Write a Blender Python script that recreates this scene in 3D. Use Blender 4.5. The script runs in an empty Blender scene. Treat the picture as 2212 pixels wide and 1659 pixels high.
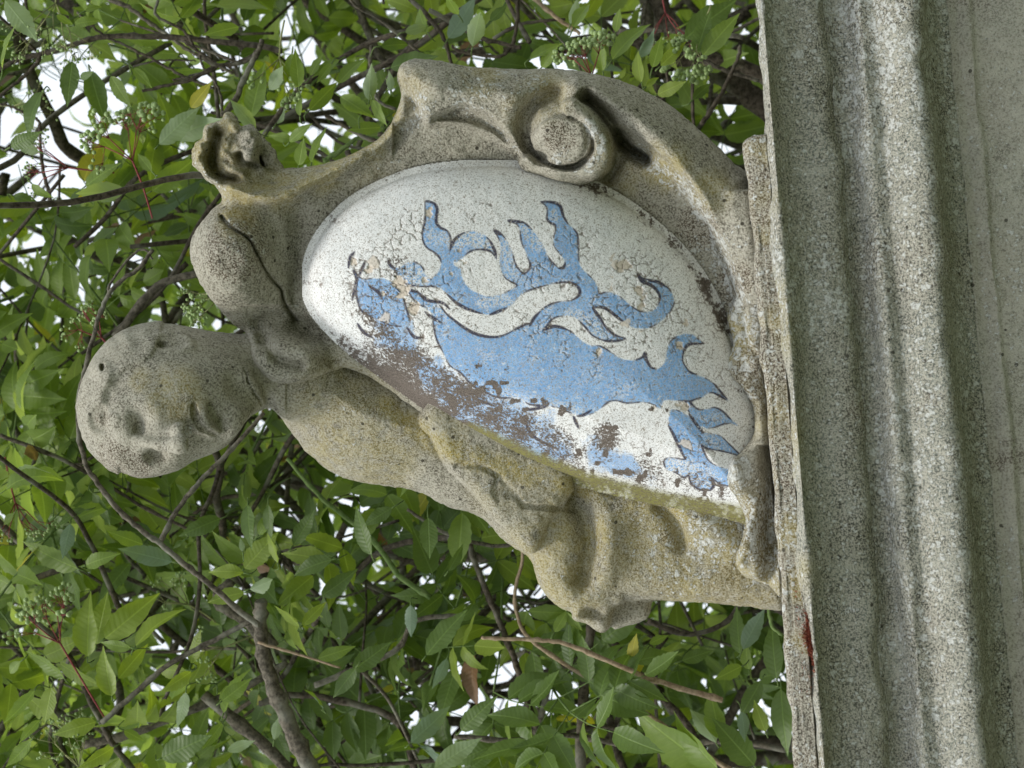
import bpy, math, random
import numpy as np
import openvdb as vdb
from mathutils import Vector, Matrix

# ------------------------------------------------------------------ camera, world, sun
R = math.radians
S, D = 0.3, 2.0                      # metres per 1000 photo pixels at the statue, camera distance
PITCH, ROLL, YAW = R(14), R(5.2), R(7)
sc = bpy.context.scene
col = sc.collection
fwd = np.array([0, math.cos(PITCH), math.sin(PITCH)])
up0 = np.array([0, -math.sin(PITCH), math.cos(PITCH)])
r0 = np.array([1.0, 0, 0])
rgt = r0 * math.cos(ROLL) - up0 * math.sin(ROLL)
upv = up0 * math.cos(ROLL) + r0 * math.sin(ROLL)
CX, CY, CZ = -upv, rgt, -fwd         # the phone was held sideways: picture x runs down the statue
CAM = np.array([0.0, -2.0, 1.6])
cam = bpy.data.cameras.new('camera')
cam.sensor_fit = 'HORIZONTAL'; cam.sensor_width = 36
cam.lens = 36 * D / (4.032 * S)
cam.clip_start = 0.05; cam.clip_end = 2000
cam.dof.use_dof = True; cam.dof.focus_distance = D - 0.02; cam.dof.aperture_fstop = 9
camo = bpy.data.objects.new('camera', cam); col.objects.link(camo)
camo.matrix_world = Matrix([[CX[0], CY[0], CZ[0], CAM[0]], [CX[1], CY[1], CZ[1], CAM[1]], [CX[2], CY[2], CZ[2], CAM[2]], [0, 0, 0, 1]])
sc.camera = camo

SUN_EL, SUN_AZ = R(58), R(215)       # compass style: azimuth measured clockwise from +Y
world = bpy.data.worlds.new('World'); sc.world = world; world.use_nodes = True
wn = world.node_tree.nodes; wl = world.node_tree.links
bg = wn['Background']; bg.inputs['Strength'].default_value = 0.09
sky = wn.new('ShaderNodeTexSky'); sky.sky_type = 'NISHITA'; sky.sun_disc = False
sky.sun_elevation = SUN_EL; sky.sun_rotation = SUN_AZ
sky.dust_density = 3.0; sky.air_density = 1.0
wm = wn.new('ShaderNodeMixRGB'); wm.inputs[0].default_value = 0.8
wm.inputs[2].default_value = (8.6, 9.1, 9.5, 1)          # overcast cloud layer
wl.new(sky.outputs[0], wm.inputs[1]); wl.new(wm.outputs[0], bg.inputs['Color'])
sun = bpy.data.lights.new('sun', 'SUN'); sun.energy = 1.5; sun.angle = R(14); sun.color = (1, 0.97, 0.92)
suno = bpy.data.objects.new('sun', sun); col.objects.link(suno)
sd = Vector((math.sin(SUN_AZ) * math.cos(SUN_EL), math.cos(SUN_AZ) * math.cos(SUN_EL), math.sin(SUN_EL)))
suno.rotation_euler = sd.to_track_quat('Z', 'Y').to_euler()
sc.view_settings.view_transform = 'Standard'; sc.view_settings.look = 'None'
sc.view_settings.exposure = 0.66; sc.view_settings.gamma = 1.0
sc.cycles.max_bounces = 8; sc.cycles.transparent_max_bounces = 8

# ------------------------------------------------------------------ helpers
def W(p):
    """photo position (x, y in 1000 px, c = depth towards the viewer in the same unit) -> metres in the world"""
    p = np.asarray(p, float).reshape(-1, 3)
    d = D - p[:, 2] * S
    k = S * d / D
    ix = (p[:, 0] - 2.016) * k; iy = -(p[:, 1] - 1.512) * k
    return CAM + ix[:, None] * CX + iy[:, None] * CY - d[:, None] * CZ

def props(o, label=None, cat=None, group=None, kind=None):
    for k, v in (('label', label), ('category', cat), ('group', group), ('kind', kind)):
        if v: o[k] = v
    return o

def empty(name, loc, label, cat, group=None):
    o = bpy.data.objects.new(name, None); col.objects.link(o); o.location = Vector(loc)
    o.empty_display_size = 0.1
    return props(o, label, cat, group)

def origin(o):
    v = Vector((0, 0, 0))
    while o is not None:
        v += o.location; o = o.parent
    return np.array(v)

def mesh_data(name, verts, faces, mats, smooth=True, mat_idx=None):
    me = bpy.data.meshes.new(name)
    verts = np.asarray(verts, np.float32)
    if isinstance(faces, np.ndarray):
        n, k = faces.shape
        me.vertices.add(len(verts)); me.vertices.foreach_set('co', verts.ravel())
        me.loops.add(n * k); me.loops.foreach_set('vertex_index', faces.ravel().astype(np.int32))
        me.polygons.add(n); me.polygons.foreach_set('loop_start', np.arange(0, n * k, k, dtype=np.int32))
        me.update(calc_edges=True)
    else:
        me.from_pydata([tuple(v) for v in verts], [], faces)
    for m in mats: me.materials.append(m)
    if mat_idx is not None: me.polygons.foreach_set('material_index', np.asarray(mat_idx, np.int32))
    if smooth: me.polygons.foreach_set('use_smooth', np.ones(len(me.polygons), bool))
    me.update()
    return me

def obj(name, me, parent=None, loc=(0, 0, 0)):
    o = bpy.data.objects.new(name, me); col.objects.link(o); o.parent = parent; o.location = Vector(loc)
    return o

def wobj(name, verts, faces, mats, parent=None, **kw):
    """a mesh from world positions under a parent"""
    off = origin(parent) if parent else np.zeros(3)
    if not isinstance(mats, (list, tuple)): mats = [mats]
    return obj(name, mesh_data(name, np.asarray(verts) - off, faces, mats, **kw), parent)

def set_attr(o, name, rgb):
    a = o.data.attributes.new(name, 'FLOAT_COLOR', 'POINT')
    c = np.ones((len(o.data.vertices), 4), np.float32); c[:, :3] = rgb
    a.data.foreach_set('color', c.ravel())

def sstep(a, b, x):
    t = np.clip((x - a) / (b - a), 0, 1); return t * t * (3 - 2 * t)

def lin(n, m, rng):
    """smooth interpolation matrix n <- m"""
    t = np.linspace(0, m - 1.001, n) + 0.0
    i = np.floor(t).astype(int); f = t - i; f = f * f * (3 - 2 * f)
    M = np.zeros((n, m), np.float32); M[np.arange(n), i] = 1 - f; M[np.arange(n), i + 1] += f
    return M

def noise_grid(shape, cells, seed):
    rng = np.random.default_rng(seed)
    m = [max(2, int(c)) + 1 for c in cells]
    a = rng.uniform(-1, 1, m).astype(np.float32)
    for ax in range(len(shape)):
        a = np.moveaxis(np.tensordot(lin(shape[ax], m[ax], rng), np.moveaxis(a, ax, 0), 1), 0, ax)
    return a.astype(np.float32)

def fnoise(shape, ext, size, seed, oct=3):
    """fractal value noise over a box of extents ext with features of a given size"""
    out = 0; amp = 1
    for o in range(oct):
        out = out + amp * noise_grid(shape, [e / size * 2 ** o for e in ext], seed + o); amp *= 0.5
    return out

def cr(pts, closed=False, n=5):
    """Catmull-Rom through the points"""
    P = np.asarray(pts, float)
    N = len(P); out = []
    rng_ = range(N if closed else N - 1)
    for i in rng_:
        if closed: a, b, c, d = P[i - 1], P[i], P[(i + 1) % N], P[(i + 2) % N]
        else: a, b, c, d = P[max(i - 1, 0)], P[i], P[i + 1], P[min(i + 2, N - 1)]
        for t in np.arange(n) / n:
            out.append(0.5 * ((2 * b) + (c - a) * t + (2 * a - 5 * b + 4 * c - d) * t * t + (3 * b - a - 3 * c + d) * t ** 3))
    if not closed: out.append(P[-1])
    return np.array(out)

def poly_sdf(X, Y, P):
    """signed distance to a polygon, negative inside"""
    d = np.full(X.shape, 1e9, np.float32); s = np.zeros(X.shape, bool)
    for i in range(len(P)):
        ax, ay = P[i - 1]; bx, by = P[i]
        ex, ey = bx - ax, by - ay
        L = ex * ex + ey * ey
        if L < 1e-14: continue
        wx, wy = X - ax, Y - ay
        t = np.clip((wx * ex + wy * ey) / L, 0, 1)
        d = np.minimum(d, (wx - ex * t) ** 2 + (wy - ey * t) ** 2)
        if ay != by:
            c = ((ay > Y) != (by > Y)) & (X < (bx - ax) * (Y - ay) / (by - ay) + ax)
            s ^= c
    d = np.sqrt(d)
    return np.where(s, -d, d).astype(np.float32)

def line_dist(X, Y, P, vals=None):
    """distance to an open polyline, and an interpolated value along it"""
    d = np.full(X.shape, 1e9, np.float32); v = np.zeros(X.shape, np.float32)
    n = len(P)
    for i in range(n - 1):
        ax, ay = P[i][:2]; bx, by = P[i + 1][:2]
        ex, ey = bx - ax, by - ay; L = ex * ex + ey * ey + 1e-12
        t = np.clip(((X - ax) * ex + (Y - ay) * ey) / L, 0, 1)
        q = (X - ax - ex * t) ** 2 + (Y - ay - ey * t) ** 2
        m = q < d
        d = np.where(m, q, d)
        if vals is not None: v = np.where(m, vals[i] + (vals[i + 1] - vals[i]) * t, v)
    d = np.sqrt(d)
    return (d, v) if vals is not None else d

def dd(*pts): return [(x * 0.0018228, y * 0.0018228) for x, y in pts]      # from the 2212 px wide view
def crop(x0, y0, k): return lambda *pts: [((x0 + x / k) / 1000, (y0 + y / k) / 1000) for x, y in pts]
cA, cB, cC, cD = crop(1100, 700, 1.952), crop(2000, 700, 1.952), crop(1500, 1400, 1.952), crop(2200, 1500, 1.952)
cH = crop(200, 1150, 1.952)

# ------------------------------------------------------------------ materials
def new_mat(name):
    m = bpy.data.materials.new(name); m.use_nodes = True
    nt = m.node_tree; b = nt.nodes['Principled BSDF']
    return m, nt, b

class NT:
    def __init__(s, nt): s.nt = nt
    def n(s, t, **kw):
        x = s.nt.nodes.new(t)
        for k, v in kw.items(): setattr(x, k, v)
        return x
    def l(s, a, b): s.nt.links.new(a, b)
    def coord(s, scale=1.0):
        tc = s.n('ShaderNodeTexCoord'); return tc.outputs['Object']
    def noise(s, co, scale, detail=3, rough=0.6, w=0.0):
        x = s.n('ShaderNodeTexNoise'); x.inputs['Scale'].default_value = scale; x.inputs['Detail'].default_value = detail
        x.inputs['Roughness'].default_value = rough; s.l(co, x.inputs['Vector']); return x.outputs['Fac']
    def voro(s, co, scale, feature='F1', rnd=1.0):
        x = s.n('ShaderNodeTexVoronoi'); x.feature = feature; x.inputs['Scale'].default_value = scale
        x.inputs['Randomness'].default_value = rnd; s.l(co, x.inputs['Vector']); return x
    def ramp(s, f, a, b, lo=0.0, hi=1.0):
        x = s.n('ShaderNodeMapRange'); x.interpolation_type = 'SMOOTHSTEP'
        for i, v in ((1, a), (2, b), (3, lo), (4, hi)): x.inputs[i].default_value = v
        s.l(f, x.inputs[0]); return x.outputs[0]
    def math(s, op, a, b=0.0, clamp=False):
        x = s.n('ShaderNodeMath'); x.operation = op; x.use_clamp = clamp
        for i, v in ((0, a), (1, b)):
            if isinstance(v, (int, float)): x.inputs[i].default_value = v
            else: s.l(v, x.inputs[i])
        return x.outputs[0]
    def mix(s, f, a, b, mode='MIX'):
        x = s.n('ShaderNodeMixRGB'); x.blend_type = mode; x.use_clamp = False
        for i, v in ((0, f), (1, a), (2, b)):
            if isinstance(v, (int, float)): x.inputs[i].default_value = v
            elif isinstance(v, tuple): x.inputs[i].default_value = (*v, 1)
            else: s.l(v, x.inputs[i])
        return x.outputs[0]
    def attr(s, name):
        x = s.n('ShaderNodeAttribute'); x.attribute_name = name
        sp = s.n('ShaderNodeSeparateColor'); s.l(x.outputs['Color'], sp.inputs[0]); return sp.outputs
    def bump(s, h, strength, dist, prev=None):
        x = s.n('ShaderNodeBump'); x.inputs['Strength'].default_value = strength; x.inputs['Distance'].default_value = dist
        s.l(h, x.inputs['Height'])
        if prev is not None: s.l(prev, x.inputs['Normal'])
        return x.outputs[0]

def stone_mat(name, base=(0.212, 0.196, 0.148), light=(0.36, 0.342, 0.28), dark=(0.058, 0.048, 0.036), contrast=0.95, grey=(0.25, 0.245, 0.215), patch=0.62, stretch=1.0):
    """weathered limestone: attribute 'stain' = yellow lichen, brown crust, white lichen"""
    m, nt, b = new_mat(name); q = NT(nt); co = q.coord()
    st = q.attr('stain')
    big = q.noise(co, 9, 4, 0.6); mid = q.noise(co, 45, 4, 0.65); fine = q.noise(co, 400, 3, 0.8); fine2 = q.noise(co, 800, 2, 0.6)
    c = q.mix(q.ramp(mid, 0.35, 0.65), base, light)
    c = q.mix(q.ramp(big, 0.42, 0.62, 0, 0.55), c, grey)
    # soot-dark and rubbed pale patches at the size of a hand
    ms = q.n('ShaderNodeMapping'); ms.inputs['Scale'].default_value = (stretch, 1, 1); q.l(co, ms.inputs['Vector'])
    sm = q.ramp(q.noise(ms.outputs[0], 16, 5, 0.7), 0.50, 0.64, 0, patch); c = q.mix(sm, c, dark)
    blot = q.noise(co, 120, 3, 0.7); c = q.mix(q.ramp(blot, 0.52, 0.64, 0, 0.5), c, dark); c = q.mix(q.ramp(blot, 0.44, 0.34, 0, 0.45), c, tuple(min(.7, x * 1.3) for x in light))
    mp = q.n('ShaderNodeMapping'); mp.inputs['Location'].default_value = (3.1, 7.7, 1.3); q.l(co, mp.inputs['Vector'])
    pm = q.ramp(q.noise(mp.outputs[0], 22, 5, 0.7), 0.50, 0.66, 0, patch * 1.1); c = q.mix(pm, c, tuple(min(.7, x * 1.35) for x in light))
    # yellow lichen, patchy
    ym = q.math('MULTIPLY', q.math('MULTIPLY', st[0], 0.85), q.ramp(q.math('ADD', q.math('MULTIPLY', mid, 0.6), q.math('MULTIPLY', fine, 0.4)), 0.36, 0.56), True)
    c = q.mix(q.math('MULTIPLY', ym, 0.85, True), c, q.mix(q.ramp(fine2, 0.4, 0.6), (0.33, 0.235, 0.02), (0.46, 0.39, 0.09)))
    # brown crust
    bm = q.ramp(q.math('ADD', q.math('MULTIPLY', st[1], 0.85), q.math('MULTIPLY', q.math('ADD', mid, fine), 0.5)), 0.78, 1.02)
    c = q.mix(bm, c, q.mix(fine2, (0.075, 0.055, 0.035), (0.16, 0.12, 0.085)))
    # fine grain: dark pits and pale grains
    dk = q.ramp(fine, 0.44, 0.64, 0, 0.8 * contrast)
    c = q.mix(dk, c, dark)
    pl = q.ramp(q.math('ADD', q.math('MULTIPLY', fine, -0.6), q.math('MULTIPLY', fine2, 0.9)), 0.09, 0.20, 0, 0.95 * contrast)
    c = q.mix(pl, c, (0.50, 0.475, 0.39))
    c = q.mix(q.math('MULTIPLY', ym, 0.35), c, (0.42, 0.34, 0.06))
    # black pits, sparse
    vp = q.voro(co, 75); pit = q.math('LESS_THAN', vp.outputs['Distance'], 0.16)
    sp = q.n('ShaderNodeSeparateColor'); q.l(vp.outputs['Color'], sp.inputs[0])
    pit = q.math('MULTIPLY', pit, q.math('GREATER_THAN', sp.outputs[0], 0.86))
    c = q.mix(q.math('MULTIPLY', pit, 0.8), c, (0.04, 0.035, 0.025))
    # white lichen spots of several sizes
    wtot = None
    for sc_, thr in ((110, 0.50), (240, 0.60)):
        wco = q.n('ShaderNodeVectorMath'); wco.operation = 'ADD'; q.l(co, wco.inputs[0])
        nz = q.n('ShaderNodeTexNoise'); nz.inputs['Scale'].default_value = 160; q.l(co, nz.inputs['Vector'])
        ws = q.n('ShaderNodeVectorMath'); ws.operation = 'SCALE'; ws.inputs['Scale'].default_value = 1.9 / sc_; q.l(nz.outputs['Color'], ws.inputs[0]); q.l(ws.outputs[0], wco.inputs[1])
        vw = q.voro(wco.outputs[0], sc_); s2 = q.n('ShaderNodeSeparateColor'); q.l(vw.outputs['Color'], s2.inputs[0])
        r = q.math('MULTIPLY', q.math('SUBTRACT', q.math('ADD', s2.outputs[0], st[2]), 1.0, True), thr / 0.6)
        wmk = q.ramp(q.math('SUBTRACT', r, vw.outputs['Distance']), -0.02, 0.06)
        wtot = wmk if wtot is None else q.math('MAXIMUM', wtot, wmk)
    c = q.mix(q.math('MULTIPLY', wtot, 0.9), c, q.mix(q.ramp(fine, 0.45, 0.62), (0.68, 0.69, 0.65), (0.40, 0.40, 0.36)))
    q.l(c, b.inputs['Base Color'])
    b.inputs['Roughness'].default_value = 0.95; b.inputs['Specular IOR Level'].default_value = 0.15
    h = q.math('SUBTRACT', q.math('ADD', q.math('MULTIPLY', fine, -0.7), q.math('MULTIPLY', mid, 0.5)), q.math('MULTIPLY', pit, 0.8))
    h = q.math('ADD', h, q.math('MULTIPLY', wtot, 0.25))
    q.l(q.bump(h, 1.0, 0.0036), b.inputs['Normal'])
    return m

M_STONE = stone_mat('statue_stone')
M_PLINTH = stone_mat('crusted_stone', base=(0.11, 0.085, 0.058), light=(0.22, 0.18, 0.125), contrast=1.0, grey=(0.2, 0.19, 0.16), patch=0.6)
M_PED = stone_mat('pedestal_stone', base=(0.14, 0.142, 0.112), light=(0.285, 0.295, 0.255), dark=(0.045, 0.045, 0.036), contrast=1.0, grey=(0.24, 0.28, 0.245), patch=0.85, stretch=0.3)
M_SHAFT = stone_mat('shaft_stone', base=(0.40, 0.375, 0.30), light=(0.54, 0.515, 0.43), dark=(0.15, 0.14, 0.11), contrast=0.9, grey=(0.34, 0.36, 0.29), patch=0.55)

def paint_mat():
    m, nt, b = new_mat('peeling_paint'); q = NT(nt); co = q.coord()
    a = q.attr('paint'); e = q.attr('wear')          # paint: blue, outline, crack line; wear: grime, bare chip, thin paint
    fine = q.noise(co, 380, 3, 0.75); f2 = q.noise(co, 800, 3, 0.6); mid = q.noise(co, 60, 3, 0.6); bl_ = q.noise(co, 170, 4, 0.75)
    white = q.mix(q.ramp(mid, 0.3, 0.7), (0.86, 0.86, 0.84), (0.76, 0.77, 0.76))
    blue = q.mix(q.ramp(mid, 0.35, 0.7), (0.165, 0.365, 0.67), (0.23, 0.44, 0.73))
    bl = q.math('MULTIPLY', q.math('MULTIPLY', a[0], q.ramp(f2, 0.68, 0.60)), q.math('SUBTRACT', 1.0, q.math('MULTIPLY', e[2], q.ramp(fine, 0.40, 0.56)), True))
    c = q.mix(bl, white, blue)
    c = q.mix(q.math('MULTIPLY', a[1], q.ramp(fine, 0.66, 0.56)), c, (0.045, 0.045, 0.075))
    # speckle through the paint
    c = q.mix(q.ramp(f2, 0.52, 0.64, 0, 0.7), c, (0.20, 0.17, 0.13))
    c = q.mix(q.ramp(fine, 0.55, 0.66, 0, 0.75), c, (0.24, 0.20, 0.15))
    c = q.mix(q.ramp(bl_, 0.60, 0.68, 0, 0.75), c, (0.21, 0.165, 0.12))
    c = q.mix(q.math('MULTIPLY', a[0], q.ramp(bl_, 0.40, 0.33, 0, 0.7)), c, (0.72, 0.74, 0.74))
    # bare plaster chips
    c = q.mix(e[1], c, q.mix(q.ramp(fine, 0.4, 0.62), (0.70, 0.62, 0.52), (0.52, 0.45, 0.37)))
    c = q.mix(q.math('MULTIPLY', a[2], 0.85), c, (0.16, 0.12, 0.09))
    # grime that eats the paint
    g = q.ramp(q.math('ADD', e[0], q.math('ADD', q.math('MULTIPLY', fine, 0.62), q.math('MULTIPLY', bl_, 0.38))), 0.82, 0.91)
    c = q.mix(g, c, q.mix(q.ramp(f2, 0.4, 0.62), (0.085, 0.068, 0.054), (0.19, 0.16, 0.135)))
    st = q.attr('stain')
    c = q.mix(q.math('MULTIPLY', st[0], q.ramp(fine, 0.68, 0.42, 0, 1)), c, (0.23, 0.22, 0.06))
    q.l(c, b.inputs['Base Color']); b.inputs['Roughness'].default_value = 0.8; b.inputs['Specular IOR Level'].default_value = 0.25
    h = q.math('SUBTRACT', q.math('MULTIPLY', fine, -0.5), q.math('MULTIPLY', g, 0.4))
    q.l(q.bump(h, 0.5, 0.0012), b.inputs['Normal'])
    return m
M_PAINT = paint_mat()

def leaf_mat(name, top, top2, back, trans=0.42):
    m, nt, b = new_mat(name); q = NT(nt)
    uv = q.n('ShaderNodeUVMap'); sp = q.n('ShaderNodeSeparateXYZ'); q.l(uv.outputs[0], sp.inputs[0])
    oi = q.n('ShaderNodeObjectInfo'); geo = q.n('ShaderNodeNewGeometry')
    co = q.coord(); n1 = q.noise(co, 30, 3, 0.6)
    c = q.mix(q.math('ADD', q.math('MULTIPLY', geo.outputs['Random Per Island'], 0.6), q.math('MULTIPLY', n1, 0.5)), top, top2)
    # midrib and side veins: u = -1..1 across (stored 0..1), v along
    au = q.math('ABSOLUTE', q.math('SUBTRACT', sp.outputs[0], 0.5))
    mid = q.ramp(au, 0.005, 0.018, 1, 0)
    wv = q.math('SINE', q.math('MULTIPLY', q.math('SUBTRACT', sp.outputs[1], q.math('MULTIPLY', au, 0.55)), 74.0))
    vein = q.ramp(wv, 0.86, 1.0, 0, 0.22)
    v = q.math('MAXIMUM', mid, vein)
    c = q.mix(q.math('MULTIPLY', v, 0.5), c, tuple(min(1, x * 1.5 + 0.02) for x in top2))
    c = q.mix(geo.outputs['Backfacing'], c, q.mix(q.math('MULTIPLY', v, 0.5), back, tuple(min(1, x * 1.35) for x in back)))
    q.l(c, b.inputs['Base Color']); b.inputs['Roughness'].default_value = 0.46; b.inputs['Specular IOR Level'].default_value = 0.5
    q.l(q.bump(q.math('ADD', q.math('MULTIPLY', v, -1.0), q.math('MULTIPLY', wv, 0.3)), 0.4, 0.001), b.inputs['Normal'])
    tr = q.n('ShaderNodeBsdfTranslucent')
    tc = q.mix(1.0, c, (1.55, 1.5, 0.45), 'MULTIPLY'); q.l(tc, tr.inputs['Color'])
    mx = q.n('ShaderNodeMixShader'); mx.inputs[0].default_value = trans
    q.l(b.outputs[0], mx.inputs[1]); q.l(tr.outputs[0], mx.inputs[2]); q.l(mx.outputs[0], nt.nodes['Material Output'].inputs['Surface'])
    return m
LEAF = [leaf_mat('leaf_green', (0.145, 0.23, 0.038), (0.24, 0.34, 0.075), (0.27, 0.36, 0.21), 0.48),
        leaf_mat('leaf_deep_green', (0.07, 0.125, 0.028), (0.13, 0.205, 0.045), (0.17, 0.25, 0.17)),
        leaf_mat('leaf_bright_green', (0.20, 0.29, 0.04), (0.30, 0.39, 0.075), (0.26, 0.37, 0.18), 0.5),
        leaf_mat('leaf_yellow', (0.36, 0.36, 0.04), (0.50, 0.46, 0.08), (0.45, 0.42, 0.15), 0.5),
        leaf_mat('leaf_withered', (0.16, 0.08, 0.04), (0.24, 0.14, 0.07), (0.22, 0.15, 0.10), 0.2)]

def bark_mat(name, a, bcol, spots=0.0, scale=140):
    m, nt, b = new_mat(name); q = NT(nt); co = q.coord()
    n1 = q.noise(co, scale, 4, 0.7); n2 = q.noise(co, 18, 3, 0.6)
    c = q.mix(q.ramp(n1, 0.35, 0.65), a, bcol)
    c = q.mix(q.ramp(n2, 0.5, 0.68, 0, spots), c, (0.30, 0.31, 0.25))
    q.l(c, b.inputs['Base Color']); b.inputs['Roughness'].default_value = 0.9; b.inputs['Specular IOR Level'].default_value = 0.2
    q.l(q.bump(n1, 0.9, 0.002), b.inputs['Normal'])
    return m
M_BARK = bark_mat('dark_bark', (0.035, 0.028, 0.02), (0.12, 0.10, 0.075), 0.4)
M_GREYBARK = bark_mat('grey_bark', (0.055, 0.048, 0.036), (0.17, 0.15, 0.115), 0.45)
M_STRAW = bark_mat('straw_twig', (0.22, 0.16, 0.10), (0.40, 0.31, 0.21), 0.1)
M_GREENSTEM = bark_mat('green_stem', (0.09, 0.15, 0.04), (0.16, 0.22, 0.08), 0.0)
M_REDSTEM = bark_mat('red_stem', (0.20, 0.045, 0.05), (0.30, 0.09, 0.08), 0.0)
M_PALESTEM = bark_mat('pale_stem', (0.22, 0.25, 0.10), (0.33, 0.33, 0.16), 0.0)
def simple_mat(name, a, bcol, scale=60, rough=0.5, sss=0):
    m, nt, b = new_mat(name); q = NT(nt); co = q.coord()
    q.l(q.mix(q.ramp(q.noise(co, scale, 3), 0.35, 0.65), a, bcol), b.inputs['Base Color']); b.inputs['Roughness'].default_value = rough
    return m
M_BERRY = simple_mat('unripe_berry', (0.20, 0.30, 0.09), (0.34, 0.44, 0.18), 90, 0.4)
M_MOSS = simple_mat('red_moss', (0.20, 0.045, 0.025), (0.40, 0.13, 0.07), 300, 0.95)
M_GROUND = simple_mat('grass_ground', (0.045, 0.075, 0.02), (0.09, 0.10, 0.04), 3, 0.95)

# ------------------------------------------------------------------ volumes (stone carving)
class Vol:
    def __init__(s, x, y, c, h):
        s.h = h; s.lo = np.array([x[0], y[0], c[0]])
        s.n = [int((b - a) / h) + 1 for a, b in (x, y, c)]
        s.ax = [(s.lo[i] + np.arange(s.n[i]) * h).astype(np.float32) for i in range(3)]
        s.f = np.full(s.n, 1.0, np.float32)
        s.X2, s.Y2 = np.meshgrid(s.ax[0], s.ax[1], indexing='ij')
    def win(s, lo, hi):
        sl = tuple(slice(max(0, int((lo[i] - s.lo[i]) / s.h)), min(s.n[i], int((hi[i] - s.lo[i]) / s.h) + 2)) for i in range(3))
        return sl, s.ax[0][sl[0]][:, None, None], s.ax[1][sl[1]][None, :, None], s.ax[2][sl[2]][None, None, :]
    @staticmethod
    def smin(a, b, k):
        if k <= 0: return np.minimum(a, b)
        h = np.maximum(k - np.abs(a - b), 0) / k
        return np.minimum(a, b) - h * h * k * 0.25
    def put(s, sl, d, k=0.0, sub=False):
        if sub: s.f[sl] = -s.smin(-s.f[sl], d, k)
        else: s.f[sl] = s.smin(s.f[sl], d, k)
    def ell(s, ctr, rad, axes=None, k=0.03, sub=False, only=None):
        ctr = np.array(ctr, float); m = max(rad) + k + 0.03
        sl, X, Y, C = s.win(ctr - m, ctr + m)
        if any(q.stop <= q.start for q in sl): return
        X, Y, C = X - ctr[0], Y - ctr[1], C - ctr[2]
        if axes is None: u, v, w = X, Y, C
        else: u, v, w = [X * a[0] + Y * a[1] + C * a[2] for a in axes]
        g = np.sqrt((u / rad[0]) ** 2 + (v / rad[1]) ** 2 + (w / rad[2]) ** 2)
        d = (g - 1) * min(rad) * (0.5 + 0.5 / np.maximum(g, 0.3) * 1.0) if min(rad) < 0.5 * max(rad) else (g - 1) * (sum(rad) / 3)
        s.put(sl, d.astype(np.float32), k, sub)
    def tube(s, pts, rads, k=0.02, sub=False):
        for i in range(len(pts) - 1):
            a, b = np.array(pts[i], float), np.array(pts[i + 1], float); ra, rb = rads[i], rads[i + 1]
            m = max(ra, rb) + k + 0.02
            sl, X, Y, C = s.win(np.minimum(a, b) - m, np.maximum(a, b) + m)
            if any(q.stop <= q.start for q in sl): continue
            e = b - a; L = e @ e + 1e-12
            t = np.clip(((X - a[0]) * e[0] + (Y - a[1]) * e[1] + (C - a[2]) * e[2]) / L, 0, 1)
            d = np.sqrt((X - a[0] - e[0] * t) ** 2 + (Y - a[1] - e[1] * t) ** 2 + (C - a[2] - e[2] * t) ** 2) - (ra + (rb - ra) * t)
            s.put(sl, d.astype(np.float32), k, sub)
    def slab(s, P, cf, cb, rnd=0.06, k=0.03, only=None):
        """solid inside outline P between back cb and front cf (numbers or 2-D maps), edges rounded by rnd"""
        P = np.asarray(P); lo = P.min(0) - 0.05; hi = P.max(0) + 0.05
        i0, i1 = [max(0, int((lo[i] - s.lo[i]) / s.h)) for i in (0, 1)], [min(s.n[i], int((hi[i] - s.lo[i]) / s.h) + 2) for i in (0, 1)]
        sx, sy = slice(i0[0], i1[0]), slice(i0[1], i1[1])
        d2 = poly_sdf(s.X2[sx, sy], s.Y2[sx, sy], P)[:, :, None]
        F = cf[sx, sy][:, :, None] if isinstance(cf, np.ndarray) else cf
        B = cb[sx, sy][:, :, None] if isinstance(cb, np.ndarray) else cb
        C = s.ax[2][None, None, :]
        a = -s.smin(-(C - F) * 0.8 + 0 * d2, -(B - C) * 0.8 + 0 * d2, 0.02)
        d = -s.smin(-a, -d2 + 0 * C, rnd)
        s.put((sx, sy, slice(0, s.n[2])), d.astype(np.float32), k)
    def clip2(s, P, k=0.05):
        """cut to the outline P (rounded), used for the head"""
        pass
    def surf(s, x, y):
        i = int(np.clip((x - s.lo[0]) / s.h, 0, s.n[0] - 1)); j = int(np.clip((y - s.lo[1]) / s.h, 0, s.n[1] - 1))
        c = np.nonzero(s.f[i, j] < 0)[0]
        return s.ax[2][c[-1]] if len(c) else s.ax[2][s.n[2] // 2]
    def on(s, pts, off=0.0):
        return [(x, y, s.surf(x, y) + off) for x, y in pts]
    def rough(s, size, amp, seed, oct=3):
        ext = [s.n[i] * s.h for i in range(3)]
        s.f += fnoise(s.n, ext, size, seed, oct) * amp
    def mesh(s):
        f = np.clip(s.f, -3 * s.h, 3 * s.h)
        f[0] = f[-1] = 3 * s.h; f[:, 0] = f[:, -1] = 3 * s.h; f[:, :, 0] = f[:, :, -1] = 3 * s.h
        g = vdb.FloatGrid(3 * s.h); g.copyFromArray(np.ascontiguousarray(f))
        p, q = g.convertToQuads(0.0)
        return p * s.h + s.lo, q[:, ::-1].astype(np.int32)

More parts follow.
